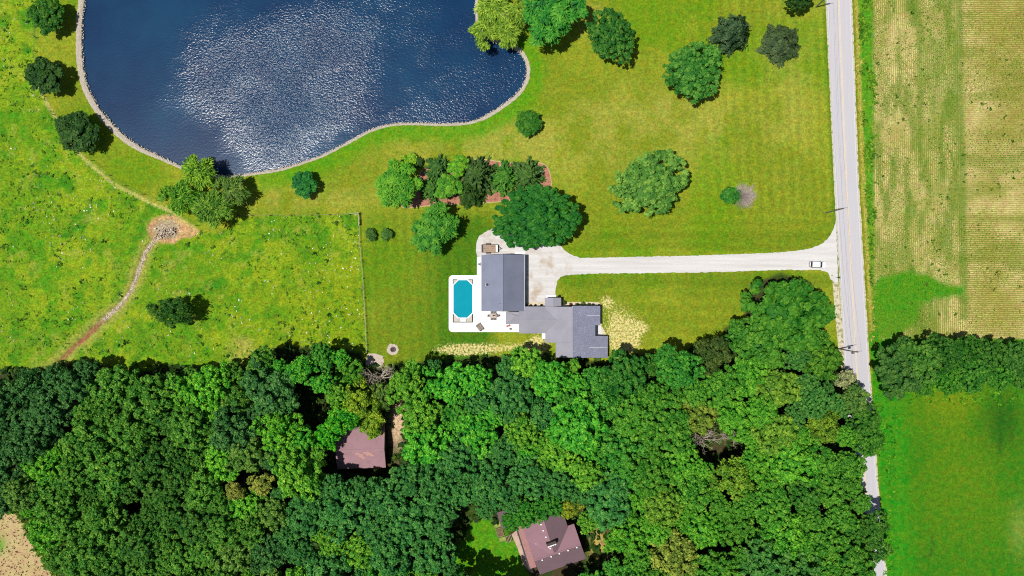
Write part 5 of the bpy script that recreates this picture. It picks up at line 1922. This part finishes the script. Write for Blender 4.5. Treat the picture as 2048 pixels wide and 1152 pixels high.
# ---- trees that stand out at the edges of the wood
EDGE = [
    (1574, 626, 90, 'broad0', G(48, 132, 30), 'large broad tree at the wood corner nearest the mouth of the drive', 15),
    (1530, 690, 62, 'broad1', G(66, 146, 42), 'mid green tree between the corner tree and the lawn, at the wood edge', 14),
    (1478, 668, 36, 'broad2', G(60, 142, 44), 'smaller tree jutting onto the lawn at the wood edge', 11),
    (1608, 672, 44, 'broad4', G(64, 144, 40), 'tree just behind the large corner tree of the wood', 13),
    (1640, 722, 46, 'broad5', G(70, 142, 36), 'tree at the wood edge beside the pole with the transformer', 13),
    (1420, 712, 44, 'loose0', G(62, 104, 44), 'dull dark feathery tree at the north edge of the eastern wood', 14),
    (1356, 738, 46, 'broad6', G(50, 150, 50), 'vivid green tall tree at the lawn edge of the eastern wood', 17),
    (1330, 715, 30, 'broad7', G(50, 148, 50), 'vivid green smaller tree at the lawn edge beside its taller twin', 14),
    (690, 832, 44, 'loose1', G(60, 172, 34), 'vivid light green tree north-west of the pink shed', 13),
    (655, 872, 32, 'broad8', G(58, 180, 32), 'bright lime tree touching the west corner of the pink shed', 11),
    (722, 800, 42, 'loose2', lin(140, 178, 44), 'yellow green tree just north of the pink shed', 14),
    (745, 845, 34, 'loose0', lin(134, 176, 44), 'yellow green tree overhanging the pink shed roof', 9),
    (700, 752, 34, 'broad1', G(72, 156, 40), 'light green tree beside the gravel patch at the wood edge', 9),
    (765, 790, 30, 'loose1', lin(110, 150, 60), 'thin olive tree below the bare grey tree', 11),
    (530, 962, 26, 'loose2', lin(170, 184, 76), 'pale yellowish tree in the western wood', 15),
    (480, 975, 22, 'loose0', lin(160, 172, 72), 'small yellowish tree in the western wood near the pale bare tree', 14),
    (1392, 830, 44, 'loose1', lin(128, 158, 56), 'yellow green tree above the dark gap of the eastern wood', 14),
    (1462, 955, 48, 'loose2', lin(120, 168, 48), 'yellow green domed tree in the middle of the eastern wood', 16),
    (1640, 850, 40, 'loose0', lin(118, 160, 44), 'yellow green tree toward the road in the eastern wood', 14),
    (1350, 1110, 62, 'loose1', lin(136, 160, 60), 'broad yellowish tree at the south of the eastern wood', 15),
    (1135, 1010, 26, 'loose2', lin(150, 170, 44), 'yellow tinged tree north of the farmhouse', 12),
    (1706, 800, 34, 'loose0', lin(104, 150, 62), 'thin tree with pale leaves leaning over the road edge', 13),
    (1690, 762, 26, 'loose2', lin(176, 186, 124), 'whitish flowering tree at the roadside below the pole', 9),
    (1052, 1022, 34, 'broad4', G(52, 150, 44), 'tree overhanging the north-west roof of the farmhouse', 12),
    (1100, 1006, 32, 'broad5', G(48, 142, 44), 'tree overhanging the dark north slope of the farmhouse', 12.5),
    (1022, 1040, 22, 'broad7', G(52, 150, 44), 'small tree over the low gable of the farmhouse', 9),
    (1722, 836, 36, 'broad2', G(56, 132, 40), 'tree whose crown reaches over the road below the whitish flowering tree', 13),
    (1730, 882, 34, 'broad7', G(60, 140, 40), 'tree covering the road just north of its open stretch in the wood', 13),
    (1740, 1050, 36, 'broad3', G(54, 130, 40), 'tree covering the road just south of its open stretch in the wood', 13),
    (1748, 1092, 32, 'loose1', G(58, 132, 44), 'tree reaching over the road last before the south rim of view', 12),
    (935, 1172, 40, 'broad3', G(44, 120, 40), 'tall tree at the south rim of view shading the farmhouse lawn', 17),
    (1000, 1192, 40, 'broad6', G(44, 120, 40), 'tall tree cut by the south rim of view below the farmhouse lawn', 18),
    (1120, 1192, 36, 'broad2', G(44, 120, 40), 'tall tree cut by the south rim of view below the farmhouse', 17),
]
placed = []
for e in EDGE:
    if not e[2]:
        continue
    x_, y_, r_, pr_, cc, lab, h_ = e
    tree(x_, y_, r_, pr_, cc, lab, h_)
    placed.append((x_, y_, r_))

# ---- trees of the hedge east of the road
HEDGE = [(1792, 744, 46, 'broad0', G(52, 118, 50), 'dark leafy tree at the road end of the field hedge'), (1800, 700, 26, 'broad3', G(56, 128, 52), 'small tree at the north-west corner of the field hedge'),
         (1838, 720, 38, 'broad1', G(70, 142, 54), 'second tree from the road in the field hedge'), (1842, 768, 22, 'broad5', G(60, 142, 40), 'low tree at the meadow side of the field hedge, nearest the road'),
         (1876, 708, 34, 'broad2', G(40, 116, 34), 'third tree from the road in the field hedge, crop side'), (1892, 754, 34, 'broad4', G(52, 140, 32), 'tree on the meadow side in the middle of the field hedge'),
         (1922, 706, 34, 'broad6', G(38, 118, 28), 'tree on the crop side in the middle of the field hedge'), (1940, 752, 34, 'broad7', G(56, 140, 44), 'tree on the meadow side, fourth from the road in the field hedge'),
         (1972, 712, 36, 'broad8', G(50, 124, 40), 'tree on the crop side toward the far end of the field hedge'), (1990, 752, 28, 'broad2', G(54, 142, 40), 'small tree on the meadow side toward the far end of the field hedge'),
         (2016, 722, 34, 'broad3', G(54, 128, 50), 'last but one tree in the field hedge before the edge of view'), (2048, 720, 34, 'broad1', G(46, 124, 44), 'tree of the field hedge cut by the edge of view'), (2040, 754, 22, 'broad0', G(54, 134, 44), 'low tree under the last trees of the field hedge')]
for i_, (x_, y_, r_, pr_, cc, lab) in enumerate(HEDGE):
    tree(x_, y_, r_ * 1.18, pr_, cc, lab, 5.5 + r_ / 7 + (i_ * 37 % 5) * .5, group='trees of the field hedge')

# ---- the wood: every tree its own object
CLEAR = [([(668, 860), (700, 850), (725, 862), (770, 845), (772, 935), (700, 945), (668, 930)], 26), ([(785, 815), (802, 815), (802, 905), (790, 905)], 8), ([(1000, 1046), (1085, 1015), (1135, 1020), (1180, 1110), (1070, 1160), (1030, 1130)], 14),
         ([(955, 1035), (985, 1040), (1030, 1075), (1030, 1125), (960, 1120), (920, 1110), (940, 1060)], 10), ([(600, 770), (636, 780), (655, 815), (628, 850), (600, 830)], 4), ([(733, 705), (768, 708), (765, 735), (738, 742)], 14),
         ([(1188, 1070), (1208, 1070), (1212, 1112), (1192, 1112)], 6), ([(1385, 880), (1440, 872), (1480, 880), (1430, 905), (1395, 905)], 4), ([(1120, 1030), (1140, 1060), (1185, 1110), (1110, 1190), (1060, 1190)], 20),
         ([(250, 1000), (300, 960), (305, 1020), (262, 1040)], -26), ([(930, 1020), (955, 1030), (930, 1080), (900, 1060)], 6), ([(930, 1110), (1060, 1120), (1060, 1150), (920, 1145)], 0)]
rw = np.random.default_rng(77)
tone_names = ['dark green', 'mid green', 'bright green', 'yellowish green', 'bluish green']
cand = []
wx0, wy0, wx1, wy1 = -50, 690, 1770, 1215
clear_np = [(np.array(p), m) for p, m in CLEAR]


def wood_ok(x, y, r):
    X, Y = np.array([float(x)]), np.array([float(y)])
    if signed(WOOD, X, Y)[0] < r * .72:
        return False
    for poly, margin in CLEAR:
        if signed(poly, X, Y)[0] > -(r * .82 + margin * .5):
            return False
    return True


forest = list(placed)
for rmin, rmax, tries in ((36, 50, 900), (28, 38, 2500), (20, 28, 5000), (14, 20, 5000)):
    for _ in range(tries):
        if len(forest) - len(placed) > 284:
            break
        x, y = rw.uniform(wx0, wx1), rw.uniform(wy0, wy1)
        r = rw.uniform(rmin, rmax)
        if any((x - a) ** 2 + (y - b) ** 2 < ((r + c) * .70) ** 2 for a, b, c in forest):
            continue
        if not wood_ok(x, y, r):
            continue
        forest.append((x, y, r))
trees_w = [f for f in forest[len(placed):]]
LAND = [('the pink shed', 719, 892), ('the farmhouse in the wood', 1095, 1080), ('the gravel patch at the wood edge', 750, 722), ('the speckled roof corner of the house', 1205, 705),
        ('the corner tree of the wood by the drive', 1575, 610), ('the tilled field corner', 40, 1090), ('the dry creek mouth', 115, 730), ('the yellow domed tree of the eastern wood', 1462, 955),
        ('the pole with the transformer', 1690, 705), ('the dead tree east of the pink shed', 872, 968), ('the dark clearing of the western wood', 622, 810), ('the broad yellowish tree at the south', 1350, 1110), ('the pasture edge below the lone dark tree', 360, 735)]
DIRS = ['east', 'north-east', 'north', 'north-west', 'west', 'south-west', 'south', 'south-east']
ORD = ['nearest', 'second', 'third', 'fourth', 'fifth', 'sixth', 'seventh', 'eighth', 'ninth', 'tenth', 'eleventh', 'twelfth', 'thirteenth', 'fourteenth', 'fifteenth', 'sixteenth', 'seventeenth', 'eighteenth', 'nineteenth', 'twentieth', 'twenty-first', 'twenty-second', 'twenty-third', 'twenty-fourth', 'twenty-fifth', 'twenty-sixth']
keyed = {}
for f in trees_w:
    best = min(LAND, key=lambda L_: (f[0] - L_[1]) ** 2 + (f[1] - L_[2]) ** 2)
    a = math.degrees(math.atan2(-(f[1] - best[2]), f[0] - best[1])) % 360
    keyed.setdefault((best[0], DIRS[int(((a + 22.5) % 360) // 45)]), []).append((math.hypot(f[0] - best[1], f[1] - best[2]), f))
for (land, dr), lst in keyed.items():
    lst.sort()
    for i, (_, (x, y, r)) in enumerate(lst):
        tn = fbm(np.array([x]), np.array([y]), 330, 501, 2)[0]
        jig = rw.uniform(-.11, .11)
        east_w = (x - 700) / 1000
        if x < 560:
            base = [G(44, 112, 36), G(62, 132, 42), G(74, 158, 38), lin(96, 140, 54), G(44, 112, 56)]
        elif x < 1250:
            base = [G(34, 116, 36), G(50, 138, 44), G(60, 160, 44), lin(98, 160, 44), G(44, 124, 58)]
        else:
            base = [G(46, 122, 36), G(66, 146, 42), G(78, 164, 44), lin(112, 160, 48), G(56, 132, 58)]
        v_ = tn + jig
        ti = 0 if v_ < .40 else 1 if v_ < .58 else 2 if v_ < .66 else 3 if v_ < .70 else 4
        h_ = 9.5 + r * .15 + rw.uniform(-1.1, 1.3)
        edge = float(signed(WOOD, np.array([x]), np.array([y]))[0])
        if edge < 40:
            h_ -= 1.5
        if rw.uniform() < .10:
            pr_ = 'loose%d' % rw.integers(0, 3)
        else:
            pr_ = 'broad%d' % rw.integers(0, 9)
        q_ = rw.uniform(.92, 1.12) * (1.34 if x < 1250 else 1.1)
        tree(x, y, r * 1.2, pr_, tuple(c * q_ for c in base[ti]), '%s broadleaf tree, %s %s of %s' % (tone_names[ti], ORD[min(i, 25)], dr, land), h_, group='broadleaf trees of the wood',
             sx=rw.uniform(.9, 1.12), sy=rw.uniform(.9, 1.12))
print('wood trees', len(trees_w))

# ------------------------------------------------------------------ low growth
def tufts(name, places, sizes, rgb, seed, n=5, up=.35, spread=1.0, m=None, flat=False):
    r = np.random.default_rng(seed)
    P_ = np.repeat(np.asarray(places, float), n, 0)
    s_ = np.repeat(np.asarray(sizes, float), n)
    k = len(P_)
    P_ = P_ + np.stack([r.normal(0, .45, k) * s_ * spread, r.normal(0, .45, k) * s_ * spread, r.uniform(.2, .9, k) * s_ * up], 1)
    nr = unit(r, k) * .8 + np.array([0, 0, 1.0])
    me = finish(name, leaf_quads(P_, nr, unit(r, k), s_ * r.uniform(.3, .55, k), 1.4), np.clip(np.repeat(r.uniform(.1, .9, len(places)), n) + r.uniform(-.2, .2, k), 0, 1))
    o = link(name, me, m or M_leaf)
    o.color = (*rgb, 1)
    return tag(o, kind='stuff')


def scatter(n, box, test, seed):
    r = np.random.default_rng(seed)
    x, y = r.uniform(box[0], box[2], n), r.uniform(box[1], box[3], n)
    k = test(x, y)
    x, y = x[k], y[k]
    return np.stack([(x - 1024) / S, (576 - y) / S, np.zeros(len(x))], 1), x, y


okp = lambda x, y: inside(PASTURE, x, y) & (seg_dist(CREEK, x, y) > 12) & ~inside(WOOD, x, y)
pl, x, y = scatter(5200, (0, 0, 740, 760), lambda x, y: okp(x, y) & (fbm(x, y, 60, 71) > .5), 21)
tufts('pasture_weeds', pl, np.random.default_rng(1).uniform(.2, .6, len(pl)), G(92, 150, 30), 22, 4)
pl, x, y = scatter(900, (0, 0, 740, 760), lambda x, y: okp(x, y) & (fbm(x, y, 40, 73) > .56), 23)
tufts('dark_weeds', pl, np.random.default_rng(2).uniform(.3, .8, len(pl)), G(66, 120, 30), 24, 6, .5)
pl, x, y = scatter(2100, (0, 0, 740, 760), lambda x, y: okp(x, y) & (fbm(x, y, 70, 75) > .54), 25)
pl[:, 2] = .12
tufts('clover_blossoms', pl, np.random.default_rng(3).uniform(.18, .42, len(pl)), lin(240, 238, 214), 26, 2, .2, .5)
# crop seedlings, in their rows
r_ = np.random.default_rng(31)
rows = []
for k in range(int((1918 - 1742) / S / .55)):
    yy = np.arange(-10, 690, 1.9)
    xx = 1742 + k * .55 * S + .012 * (yy - 300)
    rows.append(np.stack([xx + 0 * yy + r_.normal(0, .35, len(yy)), yy + r_.normal(0, .6, len(yy))], 1))
rows = np.concatenate(rows)
dens = np.clip(3.0 * (fbm(rows[:, 0], rows[:, 1] * .5, 46, 91) - .32) + .6 * (fbm(rows[:, 0], rows[:, 1], 14, 95) - .4), .05, 1)
gp = signed([(1752, 560), (1800, 545), (1850, 545), (1895, 562), (1930, 572), (1932, 592), (1880, 600), (1840, 610), (1830, 650), (1790, 678), (1740, 690), (1738, 620)], rows[:, 0], rows[:, 1])
dens = np.maximum(dens, smooth(-10, 10, gp))
rows = rows[(r_.uniform(0, 1, len(rows)) < dens) & inside(CROP, rows[:, 0], rows[:, 1])]
pl = np.stack([(rows[:, 0] - 1024) / S, (576 - rows[:, 1]) / S, np.zeros(len(rows))], 1)
tufts('crop_seedlings', pl, r_.uniform(.15, .3, len(pl)), lin(100, 152, 30), 32, 2, .6, .6)
rows = []
for k in range(int(700 / S / .55)):
    xx = np.arange(1918, 2060, 2.0)
    yy = -10 + k * .55 * S + 0 * xx
    rows.append(np.stack([xx + r_.normal(0, .6, len(xx)), yy + r_.normal(0, .35, len(xx))], 1))
rows = np.concatenate(rows)
dens = np.clip(2.8 * (fbm(rows[:, 0] * .6, rows[:, 1], 60, 96) - .34) + .4 * (fbm(rows[:, 0], rows[:, 1], 14, 97) - .4), .03, 1)
rows = rows[(r_.uniform(0, 1, len(rows)) < dens) & inside(CROP, rows[:, 0], rows[:, 1])]
pl = np.stack([(rows[:, 0] - 1024) / S, (576 - rows[:, 1]) / S, np.zeros(len(rows))], 1)
tufts('crop_seedlings', pl, r_.uniform(.15, .3, len(pl)), lin(118, 150, 36), 33, 2, .6, .6)
# rank weeds on the verge and in the ditch
RX = lambda y: np.interp(y, [p_[1] for p_ in ROAD_R], [p_[0] for p_ in ROAD_R])
pl, x, y = scatter(5200, (1712, 0, 1790, 700), lambda x, y: (x - RX(y) > 14) & (x < 1740 + 16 * fbm(x, y, 60, 98)) & (fbm(x, y, 40, 99) > .5), 41)
tufts('verge_weeds', pl, r_.uniform(.3, .7, len(pl)), G(88, 150, 30), 42, 4, .6)
pl, x, y = scatter(300, (1715, 0, 2048, 690), lambda x, y: (x - RX(y) > 18) & (fbm(x, y, 50, 100) > .5), 43)
tufts('field_weeds', pl, r_.uniform(.25, .6, len(pl)), G(70, 120, 30), 44, 5, .5)
pl, x, y = scatter(900, (1705, 0, 1770, 700), lambda x, y: (x - RX(y) > 5) & (x - RX(y) < 17), 45)
tufts('dry_verge_grass', pl, r_.uniform(.25, .5, len(pl)), lin(196, 184, 92), 46, 4, .4)
# meadow strip along the road and the foot of the hedge
pl, x, y = scatter(3000, (1740, 680, 2048, 1152), lambda x, y: inside(MEADOW, x, y) & ((x < np.interp(y, [680, 1152], [1800, 1790])) | (y < 810)) & (fbm(x, y, 50, 101) > .45), 47)
tufts('meadow_weeds', pl, r_.uniform(.25, .6, len(pl)), G(62, 152, 18), 48, 4, .5)
# undergrowth below the trees
pl, x, y = scatter(9000, (-20, 690, 1770, 1180), lambda x, y: inside(WOOD, x, y) & ~inside(HOUSE2_LAWN, x, y) & (np.hypot((x - 795) / 1.0, (y - 850) / 3.2) > 15), 51)
for poly, _ in CLEAR[:3] + CLEAR[8:9]:
    k = signed(poly, x, y) < -3
    pl, x, y = pl[k], x[k], y[k]
tufts('undergrowth', pl, r_.uniform(.6, 1.5, len(pl)), G(44, 92, 28), 52, 5, .9)
# specks in the bare field
pl, x, y = scatter(700, (-20, 1010, 130, 1160), lambda x, y: inside(STUBBLE, x, y), 53)
tufts('stubble', pl, r_.uniform(.15, .35, len(pl)), G(92, 70, 44), 54, 3, .3)
# rough fringe along the edge of that field
pl, x, y = scatter(1600, (-20, 1000, 170, 1180), lambda x, y: (np.abs(signed(STUBBLE, x, y) + 12) < 14), 55)
tufts('field_edge_growth', pl, r_.uniform(.5, 1.1, len(pl)), G(74, 130, 30), 56, 5, .8)
